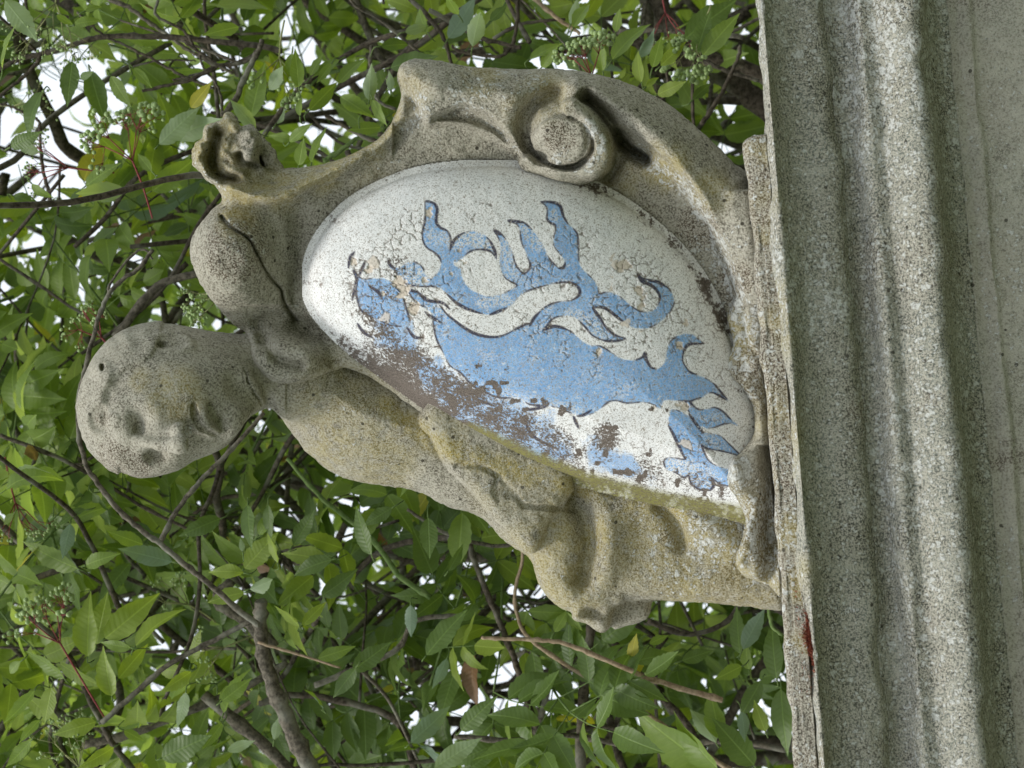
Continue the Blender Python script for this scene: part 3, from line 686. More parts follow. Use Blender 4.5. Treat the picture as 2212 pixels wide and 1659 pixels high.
def cartouche():
    v = Vol((.72, 3.16), (.20, 2.46), (-.70, .56), 0.0062)
    X, Y = v.X2, v.Y2
    FP = cr(dd((532, 716), (503, 700), (465, 655), (428, 600), (411, 545), (425, 495), (458, 455), (482, 432), (464, 397), (442, 374), (420, 348), (422, 318), (440, 300), (447, 275), (478, 262), (490, 246), (508, 258), (520, 278), (548, 276), (562, 300), (560, 340), (572, 361),
              (600, 364), (660, 362), (720, 350), (780, 325), (830, 290), (857, 245), (868, 205), (859, 165), (866, 141), (895, 128), (950, 133), (1030, 147), (1120, 151), (1210, 151), (1290, 163), (1370, 187), (1450, 232), (1530, 300), (1585, 355), (1625, 400), (1640, 560),
              (1660, 900), (1672, 1120), (1600, 1128), (1500, 1108), (1380, 1088), (1250, 1056), (1130, 1013), (1040, 970), (955, 925), (880, 868), (800, 815), (745, 796), (715, 802), (650, 825), (590, 828), (553, 800), (532, 757)), closed=True, n=3)
    d2 = poly_sdf(X, Y, FP); do = poly_sdf(X, Y, OVAL)
    H = plane_c(X, Y) - 0.03
    dome_in = sstep(0, -.05, do); H = H - .10 * dome_in
    # cove around the panel rising to the outer roll
    H = H + .07 * sstep(.02, .26, do) * (Y < 1.2)
    def ridge(pts, w, h, smooth=True):
        nonlocal H
        P = cr(pts) if smooth else np.array(pts)
        d = line_dist(X, Y, P); H = H + h * np.exp(-(d / w) ** 2)
    ribbon = cr(dd((855, 130), (862, 170), (880, 200), (900, 232), (925, 262), (960, 250), (1000, 237), (1045, 255), (1085, 290), (1115, 335), (1150, 368), (1200, 388), (1250, 395), (1295, 390), (1320, 365), (1330, 325), (1325, 290), (1345, 285), (1400, 322), (1450, 365),
                 (1505, 430), (1540, 500), (1575, 580), (1598, 660), (1615, 760), (1720, 760), (1760, 100), (1000, 60)), closed=True, n=4)
    dr = poly_sdf(X, Y, ribbon)
    H = H + .15 * sstep(.008, -.032, dr) + .03 * sstep(-.02, -.14, dr)
    # outer shoulder of the ribbon falls away to the silhouette
    H = H - .10 * sstep(-.11, .0, d2) * (Y < .75) * (X > 1.55)
    # volute: a channel winds round a raised eye, its end stands proud of the field
    tv = lambda *q: [(.7 + x * .0013259, .2 + y * .0013259) for x, y in q]
    def dist(pts, n=5): return line_dist(X, Y, cr(pts, n=n))
    H = H - .13 * np.exp(-(dist(tv((1120, 130), (1060, 160), (1032, 215), (1040, 280), (1075, 318))) / .038) ** 2)
    ey = np.hypot((X - 2.215) / .112, (Y - .555) / .094)
    eye = .080 * sstep(1.10, .98, ey); lip = .105 * (1 - sstep(.028, .044, dist(tv((1040, 335), (1085, 362), (1135, 380), (1190, 377), (1238, 348), (1262, 300), (1254, 245), (1220, 198), (1170, 170)))))
    H = H + np.maximum(eye, lip)
    H = H - .020 * np.exp(-(dist(tv((1165, 195), (1205, 215), (1218, 265), (1205, 312), (1165, 338), (1120, 325))) / .010) ** 2)
    H = H + .035 * np.exp(-(dist(tv((985, 285), (1020, 325), (1070, 358), (1130, 378))) / .016) ** 2)
    H = H - .20 * np.exp(-(dist(tv((1215, 140), (1262, 185), (1300, 235), (1345, 290), (1390, 315))) / .026) ** 2)
    H = H - .07 * np.exp(-(dist(tv((1310, 280), (1305, 330), (1280, 375))) / .03) ** 2)
    H = H + .05 * np.exp(-(dist(tv((1190, 95), (1290, 150), (1400, 240), (1500, 350), (1570, 470))) / .045) ** 2)
    ridge(dd((1340, 292), (1420, 345), (1480, 405), (1530, 475), (1562, 550), (1588, 620), (1605, 690)), .014, .045)
    ridge(tv((745, 215), (830, 213), (920, 240), (985, 285)), .014, .035)
    # corner with its slit
    ridge(dd((884, 190), (900, 225), (926, 262)), .014, .05)
    ridge(dd((872, 165), (872, 200), (868, 235)), .02, .035)
    H = H - .06 * np.exp(-(line_dist(X, Y, cr(dd((880, 178), (888, 205), (905, 238)))) / .008) ** 2)
    # upper roll along the rim
    ridge(dd((500, 405), (560, 425), (620, 418), (700, 380), (780, 335), (840, 285), (872, 225)), .032, .085)
    ridge(dd((500, 405), (560, 425), (620, 418), (700, 380), (780, 335)), .016, .02)
    ridge(dd((540, 375), (620, 380), (700, 362), (790, 322), (850, 262)), .03, -.03)
    # broken ornament at the top
    nz = fnoise(X.shape, (2.4, 2.3), .07, 33, 3)
    om = sstep(.16, .08, np.hypot(X - .90, Y - .565))
    H = H + om * (nz * .045 + .06)
    c6_ = crop(700, 200, 1.952)
    H = H - .12 * np.exp(-(line_dist(X, Y, cr(c6_((310, 640), (268, 760), (262, 870), (320, 955), (430, 985)))) / .022) ** 2)
    H = H + .05 * np.exp(-(line_dist(X, Y, cr(c6_((235, 590), (190, 700), (140, 820), (200, 910), (300, 990)))) / .024) ** 2)
    H = H - .06 * np.exp(-(line_dist(X, Y, cr(c6_((480, 800), (510, 860), (600, 880)))) / .016) ** 2)
    ridge(dd((585, 330), (600, 352)), .02, -.1)
    # big rounded lobe and its lower curl
    lob = np.hypot((X - .905) / .19, (Y - 1.03) / .24)
    H = H + .16 * sstep(1.15, .2, lob)
    ridge(dd((645, 470), (650, 560), (640, 650), (660, 720)), .05, -.055)
    lob2 = np.hypot((X - 1.13) / .17, (Y - 1.42) / .12)
    H = H + .15 * sstep(1.1, .45, lob2)
    ridge(dd((545, 730), (555, 790), (600, 822), (660, 818), (710, 800)), .022, .05)
    ridge(dd((560, 700), (600, 690), (660, 700), (700, 720)), .03, -.05)
    ridge(dd((570, 735), (600, 775), (650, 790)), .02, -.05)
    ck = cr(dd((478, 468), (500, 492), (535, 515), (552, 545), (575, 590), (605, 625), (612, 650), (640, 695)))
    H = H - .05 * np.exp(-(line_dist(X, Y, ck) / .007) ** 2)
    H = H - .02 * np.exp(-((do - .012) / .012) ** 2)
    H = H + .02 * fnoise(X.shape, (2.4, 2.3), .35, 91, 2) * .5
    thick = .26 + .05 * np.cos(Y * 2)
    back = plane_c(X, Y) - thick
    P = FP; v.slab(P, H.astype(np.float32), back.astype(np.float32), .055, 0)
    # fragment behind the ornament
    v.slab(cr(dd((560, 300), (575, 310), (592, 335), (612, 365), (570, 368)), closed=True, n=3), .05, -.3, .02, .0)
    # rough rocky ground at the foot
    rk = fnoise(X.shape, (2.4, 2.3), .12, 57, 3)
    v.slab(cr(dd((1600, 560), (1590, 640), (1572, 690), (1583, 745), (1562, 788), (1590, 830), (1622, 868), (1630, 930), (1600, 975), (1578, 1000), (1574, 1050), (1596, 1085), (1612, 1120), (1604, 1165), (1592, 1205), (1600, 1235), (1625, 1252), (1660, 1262), (1690, 1280), (1672, 1100), (1656, 880), (1640, 700), (1625, 560)), closed=True, n=3),
           (.20 + .03 * rk - .10 * np.exp(-((X - 3.03) / .03) ** 2) * (Y > 1.75) + .06 * np.exp(-((X - 2.90) / .05) ** 2 - ((Y - 1.84) / .09) ** 2)).astype(np.float32), -.4, .05, .02)
    sl, _, _, _ = v.win((.76, .40, -.7), (1.08, .72, .6))
    v.f[sl] += fnoise([q.stop - q.start for q in sl], [(q.stop - q.start) * v.h for q in sl], .05, 7, 2) * .014
    p, q = v.mesh()
    p = weather(p, q, ((.07, .004, 121), (.02, .0026, 127)))
    o = wobj('shield_frame', W(p), q, M_STONE, statue)
    stain(o, p, (.06, .05, .15)); return o
cartouche()

# --- the painted oval with its blue lion
def panel():
    h = 0.0034
    xs = np.arange(1.19, 3.02, h); ys = np.arange(.63, 2.07, h)
    X, Y = np.meshgrid(xs, ys, indexing='ij'); X = X.astype(np.float32); Y = Y.astype(np.float32)
    d = poly_sdf(X, Y, OVAL)
    ext = (1.83, 1.44)
    Z = dome(X, Y, d)
    lion = [
        # tufted tail
        cA((1125, 180), (1160, 182), (1195, 200), (1215, 245), (1212, 290), (1205, 330), (1230, 375), (1290, 410), (1315, 470), (1312, 530), (1305, 590), (1335, 620), (1345, 670), (1390, 700), (1405, 770), (1450, 840), (1530, 890), (1610, 912), (1700, 900), (1780, 862), (1830, 825),
           (1750, 780), (1710, 720), (1695, 650), (1700, 560), (1690, 470), (1650, 405), (1700, 428), (1750, 490), (1785, 560), (1805, 640), (1835, 700), (1885, 738), (1930, 690), (1922, 640), (1880, 540), (1858, 470), (1850, 400), (1820, 350), (1762, 330), (1830, 333), (1890, 355), (1957, 420), (2017, 500), (2057, 590), (2080, 630),
           (2140, 690), (2180, 700), (2195, 660), (2185, 620), (2145, 570), (2112, 520), (2112, 450), (2127, 400), (2120, 360), (2085, 345), (2058, 310), (2062, 250), (2045, 210), (2010, 185), (2060, 182), (2110, 188), (2155, 212), (2178, 260), (2186, 320), (2220, 355), (2256, 390), (2286, 430), (2296, 500), (2296, 600), (2312, 680), (2366, 740), (2416, 790), (2446, 840), (2456, 890),
           (2516, 880), (2580, 892), (2640, 932), (2690, 975), (2740, 1012), (2790, 1032), (2850, 1030), (2898, 1000), (2922, 950), (2918, 900), (2888, 850), (2836, 820), (2786, 800), (2766, 772), (2756, 740), (2782, 770), (2838, 785), (2906, 800), (2976, 840), (3022, 900), (3032, 960), (3006, 1020), (2956, 1080), (2886, 1130), (2806, 1158), (2726, 1150), (2656, 1110), (2596, 1060), (2536, 1018), (2480, 995), (2406, 1000),
           (2446, 1050), (2486, 1120), (2536, 1180), (2596, 1218), (2656, 1235), (2590, 1252), (2500, 1250), (2410, 1212), (2360, 1155), (2300, 1092), (2240, 1060), (2160, 1062), (2100, 1082), (2060, 1130), (2028, 1172), (1985, 1230), (1920, 1160), (1928, 1130), (1960, 1080), (2008, 1020), (2078, 975), (2156, 955), (2246, 945), (2300, 912), (2312, 870), (2280, 822), (2230, 800), (2110, 810), (1960, 850), (1860, 895),
           (1800, 960), (1750, 1000), (1690, 1035), (1620, 1052), (1540, 1040), (1440, 1005), (1360, 960), (1295, 900), (1240, 850), (1170, 830), (1160, 800), (1180, 768), (1225, 720), (1246, 660), (1232, 612), (1190, 570), (1140, 540), (1108, 490), (1100, 420), (1120, 340), (1122, 240)),
        # curl beside the tuft
        cA((1305, 600), (1320, 520), (1350, 470), (1410, 430), (1490, 410), (1560, 430), (1620, 490), (1652, 560), (1668, 622), (1635, 572), (1590, 552), (1510, 550), (1450, 575), (1400, 620), (1350, 650)),
        # front tuft
        cA((835, 635), (860, 665), (890, 688), (930, 688), (985, 655), (1045, 650), (1090, 680), (1120, 735), (1165, 785), (1160, 830), (1050, 830), (980, 815), (930, 775), (890, 720), (850, 690)),
        # head
        cA((570, 715), (600, 752), (645, 780), (720, 775), (800, 775), (852, 800), (900, 850), (940, 900), (960, 960), (985, 1040), (1000, 1120), (940, 1140), (850, 1130), (760, 1090), (690, 1060), (625, 1010), (600, 930), (590, 860), (600, 800)),
        # body
        cA((990, 860), (1060, 880), (1130, 930), (1220, 970), (1290, 1055), (1340, 1090), (1420, 1150), (1500, 1195), (1600, 1222), (1700, 1218), (1790, 1180), (1880, 1135), (1960, 1120), (2026, 1172), (2096, 1152), (2170, 1152), (2226, 1175), (2280, 1215), (2330, 1258), (2400, 1290), (2456, 1292), (2516, 1322), (2586, 1370), (2656, 1400), (2726, 1402), (2786, 1380), (2811, 1345),
           (2816, 1400), (2846, 1450), (2896, 1472), (2946, 1440), (2970, 1390), (2981, 1320), (3006, 1260), (3056, 1220), (3116, 1200), (3176, 1205), (3216, 1240), (3261, 1275), (3200, 1262), (3140, 1285), (3108, 1330), (3096, 1400), (3126, 1460), (3166, 1500), (3236, 1525), (3306, 1560), (3356, 1602), (3406, 1665), (3446, 1710),
           (3376, 1670), (3316, 1648), (3256, 1682), (3191, 1702), (3156, 1715), (3076, 1712), (2956, 1712), (2926, 1770), (2876, 1740), (2796, 1722), (2676, 1730), (2596, 1712), (2526, 1722), (2446, 1790), (2346, 1827), (2256, 1812),
           (2160, 1770), (2060, 1750), (1920, 1740), (1850, 1690), (1700, 1690), (1590, 1650), (1480, 1590), (1400, 1500), (1310, 1440), (1260, 1340), (1210, 1240), (1185, 1120), (1170, 1040), (1120, 1000), (1040, 940)),
        # hind foot
        cD((870, 220), (930, 235), (985, 262), (1040, 290), (1000, 230), (975, 180), (995, 150), (1030, 190), (1080, 222), (1140, 216), (1200, 206), (1260, 235), (1310, 285), (1380, 345), (1320, 325), (1260, 332), (1200, 355), (1140, 365), (1090, 345), (1115, 398), (1180, 405), (1250, 430), (1310, 488), (1392, 572), (1330, 555),
           (1250, 536), (1180, 525), (1120, 510), (1092, 485), (1115, 545), (1150, 610), (1200, 648), (1270, 670), (1345, 700), (1420, 760), (1400, 830), (1310, 806), (1240, 790), (1170, 740), (1190, 800), (1160, 838), (1090, 835), (1020, 790), (1000, 725), (960, 740), (900, 702), (835, 682), (810, 622), (840, 592), (900, 596), (975, 602), (940, 540), (905, 470), (870, 400), (845, 340), (850, 260)),
        # worn lower legs
        cC((470, 150), (560, 200), (640, 300), (760, 380), (880, 440), (940, 540), (900, 600), (780, 560), (660, 470), (560, 380), (480, 250)),
        cC((1110, 480), (1180, 450), (1290, 440), (1330, 500), (1300, 620), (1370, 710), (1280, 700), (1190, 620), (1130, 550)),
        cC((1580, 700), (1680, 680), (1750, 720), (1800, 800), (1900, 860), (2050, 930), (2100, 990), (1950, 960), (1800, 900), (1680, 830)),
        [(1.50, 1.24), (1.58, 1.25), (1.68, 1.38), (1.85, 1.50), (2.05, 1.58), (2.22, 1.70), (2.25, 1.83), (2.0, 1.76), (1.75, 1.60), (1.58, 1.42), (1.48, 1.30)],
        [(2.32, 1.74), (2.42, 1.76), (2.55, 1.83), (2.60, 1.90), (2.45, 1.87), (2.32, 1.80)],
    ]
    U = np.full(X.shape, 1e3, np.float32); ds = []
    for P in lion:
        Pc = cr(P, closed=True, n=3); lo = Pc.min(0) - .03; hi = Pc.max(0) + .03
        sx = slice(*np.searchsorted(xs, (lo[0], hi[0]))); sy = slice(*np.searchsorted(ys, (lo[1], hi[1])))
        q = np.full(X.shape, 1.0, np.float32); q[sx, sy] = poly_sdf(X[sx, sy], Y[sx, sy], Pc); ds.append(q)
    U = np.min(np.stack(ds[:6]), 0); UW = np.min(np.stack(ds[6:]), 0)
    n_f = fnoise(X.shape, ext, .012, 1, 2); n_m = fnoise(X.shape, ext, .06, 3, 3); n_l = fnoise(X.shape, ext, .2, 9, 3)
    blue = 1 - sstep(-.003, .003, U + .0015 * n_f)
    blue = np.maximum(blue, .85 * (1 - sstep(-.03, .02, UW + .03 * n_m + .012 * n_f)))
    band = lambda P, r: 1 - sstep(.35 * r, r, line_dist(X, Y, P))
    blob = lambda x, y, r: 1 - sstep(.3 * r, r, np.hypot(X - x, Y - y))
    # grime along the lower left edge and in patches
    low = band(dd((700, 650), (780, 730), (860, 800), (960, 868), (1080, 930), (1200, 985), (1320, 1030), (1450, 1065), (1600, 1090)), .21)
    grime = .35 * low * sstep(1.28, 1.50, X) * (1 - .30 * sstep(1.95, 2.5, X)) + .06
    for x, y, r, a in ((1.60, 1.46, .22, .31), (1.78, 1.58, .22, .30), (1.46, 1.30, .16, .30), (2.1, 1.72, .22, .27), (2.5, 1.9, .2, .27), (2.7, 1.98, .16, .3), (1.95, 1.68, .2, .28), (1.92, 1.50, .12, .30), (2.38, 1.72, .09, .42), (2.22, 1.70, .2, .16), (1.42, 1.14, .12, .2), (1.54, 1.28, .10, .2), (2.40, 1.94, .2, .22), (2.6, 1.6, .05, .25),
                       (2.7, 1.28, .06, .22), (1.62, .72, .06, .1), (2.1, 1.86, .3, .22), (2.75, 1.92, .15, .3), (2.65, 1.8, .1, .18), (2.86, 1.86, .1, .2), (2.40, 1.38, .05, .15), (1.56, 1.05, .08, .34), (1.50, 1.16, .10, .3), (1.64, 1.16, .06, .3), (1.47, 1.0, .05, .25), (1.46, 1.08, .06, .22)):
        grime = np.maximum(grime, a * blob(x, y, r * 1.3))
    body_spots = fnoise(X.shape, ext, .035, 77, 2)
    grime = grime + .24 * sstep(.45, .95, body_spots) * sstep(1.30, 1.5, Y) + .05 * n_m * (Y > 1.1)
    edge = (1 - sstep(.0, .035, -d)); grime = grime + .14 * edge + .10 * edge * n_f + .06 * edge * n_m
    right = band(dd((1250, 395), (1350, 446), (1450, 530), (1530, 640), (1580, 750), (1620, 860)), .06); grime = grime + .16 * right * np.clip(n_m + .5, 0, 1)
    # bare plaster chips
    chip = np.zeros(X.shape, np.float32)
    for x, y, r in ((*cA((1145, 265))[0], .030), (*cA((1205, 410))[0], .011), (*cA((1400, 640))[0], .040), (*cA((1385, 560))[0], .016), (*cA((1320, 740))[0], .022), (*cA((910, 800))[0], .045), (*cA((950, 870))[0], .040), (*cA((1110, 780))[0], .030), (*cA((720, 920))[0], .022), (*cA((800, 890))[0], .018),
                    (*cA((690, 730))[0], .03), (*cA((570, 640))[0], .025), (*cA((1040, 1000))[0], .035), (*cB((1000, 900))[0], .045), (*cB((1030, 980))[0], .03), (*cB((880, 660))[0], .035), (*cB((860, 720))[0], .025), (*cB((1370, 1100))[0], .035), (*cB((1320, 1290))[0], .026), (*cD((910, 185))[0], .035), (*cD((960, 210))[0], .025), (*cB((505, 300))[0], .014),
                    (*cD((780, 200))[0], .035), (*cB((700, 1340))[0], .02)):
        chip = np.maximum(chip, sstep(.0, .0045, r * (1 + .9 * n_m + .5 * n_f) * .55 - np.hypot(X - x, (Y - y))))
    # crackle lines in the flaking zones
    zone = np.zeros(X.shape, np.float32)
    for x, y, r, a in ((1.52, 1.12, .2, 1), (1.62, 1.22, .16, 1), (2.52, 1.18, .2, .8), (2.47, 1.05, .12, .8), (2.70, 1.30, .18, .8), (2.74, 1.75, .12, 1), (2.26, .95, .12, .6), (1.80, 1.10, .1, .7), (2.2, 1.12, .25, .5), (2.6, 1.42, .18, .5), (2.25, 1.35, .2, .4), (1.62, .90, .08, .7), (2.2, 1.95, .3, .35), (1.42, 1.02, .06, .8), (2.55, 1.9, .2, .35), (2.9, 1.5, .15, .3)):
        zone = np.maximum(zone, a * blob(x, y, r * 1.2))
    rng = np.random.default_rng(4)
    g = .036; gx = np.arange(1.15, 3.06, g); gy = np.arange(.6, 2.1, g)
    jx = gx[:, None] + rng.uniform(-.45, .45, (len(gx), len(gy))) * g; jy = gy[None, :] + rng.uniform(-.45, .45, (len(gx), len(gy))) * g
    wx = X + .014 * n_m + .004 * n_f; wy = Y + .014 * np.roll(n_m, 50, 0) + .004 * np.roll(n_f, 31, 0)
    ix = ((wx - 1.15) / g).astype(int); iy = ((wy - .6) / g).astype(int)
    f1 = np.full(X.shape, 9.0, np.float32); f2 = f1.copy(); idc = np.zeros(X.shape, np.int32)
    for a in (-1, 0, 1, 2):
        for b in (-1, 0, 1, 2):
            i = np.clip(ix + a, 0, len(gx) - 1); j = np.clip(iy + b, 0, len(gy) - 1)
            q = np.hypot(wx - jx[i, j], wy - jy[i, j]); m = q < f1
            f2 = np.where(m, f1, np.minimum(f2, q)); idc = np.where(m, i * 500 + j, idc); f1 = np.where(m, q, f1)
    crack = .9 * sstep(.004, .001, f2 - f1) * sstep(.30, .52, zone * .85 + .45 * n_m + .25 * n_f)
    cell_r = np.random.default_rng(8).uniform(0, 1, 500 * 200)[idc]
    # flakes: pieces of paint lifted off, proud of the plaster
    lift = (cell_r > .45) * zone * (f2 - f1) * .18
    Z = Z + (lift * S * 0 + lift * .35).astype(np.float32) * .6 - .004 * chip - .003 * crack + .0004 * n_f + .0008 * n_m + .002 * n_l
    chip = np.maximum(chip, ((cell_r < .04) & (zone > .6)) * sstep(.001, .003, f2 - f1) * .8)
    # outline, thick and thin, with gaps
    lw = .0030 * (.75 + .9 * np.clip(n_m, -1, 1))
    outl = (1 - sstep(lw * .6, lw * 1.25 + .0015, np.abs(U - .001))) * sstep(-.45, -.15, n_m + .2 * n_f)
    thick = [cA((1125, 180), (1190, 198), (1213, 245), (1205, 335), (1240, 385), (1290, 408)), cA((835, 635), (850, 668), (885, 695)), cA((1650, 405), (1700, 440)), cA((1762, 330), (1880, 342)), cA((1290, 895), (1360, 960), (1450, 1010), (1560, 1045)), cA((1620, 1052), (1750, 1000)),
             cA((1290, 1055), (1340, 1092), (1420, 1152), (1500, 1196), (1600, 1222), (1700, 1218), (1790, 1180)), cA((990, 860), (1060, 880)), cB((255, 185), (340, 188), (400, 215), (425, 290), (460, 352)), cB((390, 695), (425, 690), (440, 655)), cB((480, 803), (530, 830), (553, 875), (535, 915), (490, 942)), cB((168, 1138), (200, 1080), (250, 1025)),
             cB((270, 1170), (330, 1142), (400, 1148), (460, 1170)), cB((1000, 740), (1020, 780), (1080, 815), (1130, 850), (1165, 905), (1165, 960)), cB((650, 1000), (720, 995), (780, 1022), (850, 1080), (920, 1125)), cB((1080, 790), (1150, 800), (1220, 840)), cB((650, 1000), (695, 1060), (735, 1120)), cB((985, 1400), (1035, 1378), (1055, 1348), (1065, 1400), (1100, 1455), (1140, 1471)), cB((1345, 1350), (1365, 1305), (1400, 1278), (1505, 1275)),
             cC((1115, 400), (1140, 415), (1210, 405), (1270, 395)), cC((1510, 466), (1560, 455), (1620, 418)), cA((1310, 560), (1345, 480), (1400, 435)), cA((1620, 490), (1655, 560), (1668, 622)), cD((1110, 400), (1040, 310), (1000, 250)), cD((850, 350), (910, 470), (970, 600)), cD((1190, 760), (1188, 810), (1160, 845)),
             cC((1110, 470), (1130, 560), (1200, 640), (1350, 715)), cC((1480, 470), (1520, 560)), cC((700, 320), (780, 355), (870, 385)), cA((600, 1120), (650, 1190), (720, 1230)), cA((980, 1150), (1040, 1225), (1110, 1225)), cA((1120, 1030), (1180, 1080), (1240, 1110)), cA((690, 830), (760, 880), (790, 930)), cA((530, 690), (545, 610), (580, 570)), cA((600, 780), (640, 690), (660, 640)), cA((560, 940), (580, 850), (590, 780)), cA((1060, 870), (1130, 940), (1250, 960), (1310, 1010))]
    for P in thick:
        P = cr(P); n = len(P); w = [.002 + .0048 * math.sin(math.pi * min(1, (i + .8) / n)) for i in range(n)]
        lo = P.min(0) - .03; hi = P.max(0) + .03
        sx = slice(*np.searchsorted(xs, (lo[0], hi[0]))); sy = slice(*np.searchsorted(ys, (lo[1], hi[1])))
        dl, wv = line_dist(X[sx, sy], Y[sx, sy], P, w)
        outl[sx, sy] = np.maximum(outl[sx, sy], 1 - sstep(wv * .75, wv * 1.15 + .001, dl))
    outl = outl * (1 - chip)
    # thin, rubbed paint
    thin = .25 + .35 * sstep(.2, .9, n_m)
    for P, r, a in ((cA((1350, 480), (1490, 440), (1630, 540)), .06, .95), (cA((1000, 720), (1080, 760)), .07, .9), (cA((1740, 520), (1790, 740)), .05, .75), (cA((1900, 380), (1990, 520)), .05, .75), (cA((1170, 470), (1240, 460)), .05, .7), (cA((1550, 960), (1750, 940)), .04, .8), (cB((350, 270), (360, 320)), .025, .8),
                    (cB((500, 1060), (700, 1190)), .06, .8), (cD((900, 650), (1000, 700), (1130, 760)), .08, .95), (cA((1180, 980), (1300, 1020)), .06, .8), (cC((500, 200), (900, 560)), .1, .8), (cC((1150, 500), (1300, 650)), .08, .9), (cD((1150, 440), (1250, 500)), .04, .6), (cC((900, 330), (1500, 440)), .06, .7)):
        thin = np.maximum(thin, a * (1 - sstep(.3 * r, r, line_dist(X, Y, P))))
    yel = band(dd((1020, 935), (1130, 985), (1250, 1035), (1400, 1075), (1500, 1095), (1640, 1118)), .055) * .9
    keep = d < .035
    idx = -np.ones(X.shape, np.int64); idx[keep] = np.arange(keep.sum())
    quad = keep[:-1, :-1] & keep[1:, :-1] & keep[1:, 1:] & keep[:-1, 1:]
    F = np.stack([idx[:-1, :-1][quad], idx[:-1, 1:][quad], idx[1:, 1:][quad], idx[1:, :-1][quad]], 1)
    p = np.stack([X[keep], Y[keep], Z[keep]], 1)
    o = wobj('painted_panel', W(p), F.astype(np.int32), M_PAINT, statue)
    o['label'] = 'white painted oval with a flaking blue heraldic lion'
    set_attr(o, 'paint', np.stack([blue[keep], outl[keep], crack[keep]], 1))
    set_attr(o, 'wear', np.stack([np.clip(grime[keep], 0, 1), np.clip(chip[keep], 0, 1), np.clip(thin[keep], 0, 1)], 1))
    set_attr(o, 'stain', np.stack([yel[keep], 0 * yel[keep], 0 * yel[keep]], 1))
    # check the facing
    me = o.data; n = np.zeros(len(me.polygons) * 3, np.float32); me.polygons.foreach_get('normal', n)
    if (n.reshape(-1, 3) @ CZ).mean() < 0: me.flip_normals()
panel()
for nm in ('figure', 'shield_frame'):
    me = bpy.data.objects[nm].data
    n = np.zeros(len(me.polygons) * 3, np.float32); me.polygons.foreach_get('normal', n); n = n.reshape(-1, 3)
    co = np.zeros(len(me.vertices) * 3, np.float32); me.vertices.foreach_get('co', co)
    ctr = np.zeros(len(me.polygons) * 3, np.float32); me.polygons.foreach_get('center', ctr); ctr = ctr.reshape(-1, 3)
    if ((ctr - ctr.mean(0)) * n).sum() < 0: me.flip_normals()

#BUSH#
# ------------------------------------------------------------------ the elder bushes behind
rnd = random.Random(12)
def tube_geo(P, rad, sides=7, knots=0.0, seed=0):
    """tube through world points P with radii rad (metres)"""
    P = np.asarray(P, float); n = len(P); rad = np.asarray(rad, float) * np.ones(n)
    T = np.gradient(P, axis=0); T /= np.linalg.norm(T, axis=1)[:, None] + 1e-9
    a = np.array([0.3, 0.5, 0.8]); N = np.cross(T, a); N /= np.linalg.norm(N, axis=1)[:, None] + 1e-9
    B = np.cross(T, N); ph = np.arange(sides) * 2 * math.pi / sides
    rg = np.random.default_rng(seed); rr = rad[:, None] * (1 + knots * rg.uniform(-1, 1, (n, sides)))
    V = P[:, None] + rr[:, :, None] * (np.cos(ph)[None, :, None] * N[:, None] + np.sin(ph)[None, :, None] * B[:, None])
    V = V.reshape(-1, 3); F = []
    for i in range(n - 1):
        for j in range(sides):
            k = (j + 1) % sides
            F.append((i * sides + j, i * sides + k, (i + 1) * sides + k, (i + 1) * sides + j))
    F.append(tuple(range(sides))[::-1]); F.append(tuple((n - 1) * sides + j for j in range(sides)))
    return V, F
class Bag:
    """collects geometry that becomes one mesh"""
    def __init__(s): s.v = []; s.f = []; s.m = []; s.n = 0; s.uv = []
    def add(s, V, F, m=0):
        s.v.append(np.asarray(V)); s.f += [tuple(i + s.n for i in f) for f in F]; s.m += [m] * len(F); s.n += len(V)
    def obj(s, name, mats, parent):
        return wobj(name, np.vstack(s.v), s.f, mats, parent, mat_idx=s.m)

def leaf_shape(seed, w=.19, bend=.5, fold=.35, twist=.2):
    r = random.Random(seed); n = 8; V = []; U = []
    def pt(v, u):
        a = bend * v; x = math.sin(a) / bend if abs(bend) > 1e-3 else v; z = -(1 - math.cos(a)) / bend if abs(bend) > 1e-3 else 0
        f = fold * (1 - .4 * v); tw = twist * v
        y = u * math.cos(f); zz = abs(u) * math.sin(f) + .018 * math.sin(v * 14 + seed) * (abs(u) / w)
        y, zz = y * math.cos(tw) - zz * math.sin(tw), y * math.sin(tw) + zz * math.cos(tw)
        return (x, y, z + zz)
    half = lambda v: w * (math.sin(math.pi * min(1, v ** .76)) ** (.85 if v < .4 else 1.2))
    mids = [i / n for i in range(n + 1)]
    for v in mids: V.append(pt(v, 0)); U.append((.5, v))
    F = []
    for s in (-1, 1):
        e0 = len(V)
        for k in range(2 * n + 1):
            v = k / (2 * n); h = half(v) * (1.035 if k % 2 else .965) * (1 + .06 * r.uniform(-1, 1))
            vv = v + (0.012 if k % 2 else 0)
            V.append(pt(min(vv, 1), s * max(h, .002))); U.append((.5 + s * h * 1.0, v))
        for i in range(n):
            a, b, c = e0 + 2 * i, e0 + 2 * i + 1, e0 + 2 * i + 2
            tr = [(i, a, b), (i, b, i + 1), (i + 1, b, c)]
            F += [t[::-1] for t in tr] if s < 0 else tr
    # leaf normal should point to +z on the upper side
    F = [f[::-1] for f in F]
    return np.array(V), F, U
SHAPES = [leaf_shape(k, w=.185 + .05 * ((k * 7) % 5) / 4, bend=[.35, .8, 1.2, -.4, .6, 1.6, .2, .9][k], fold=[.3, .45, .2, .35, .6, .4, .15, .5][k], twist=[.2, -.3, .5, 0, -.6, .3, .1, -.1][k]) for k in range(8)]
LMESH = {}
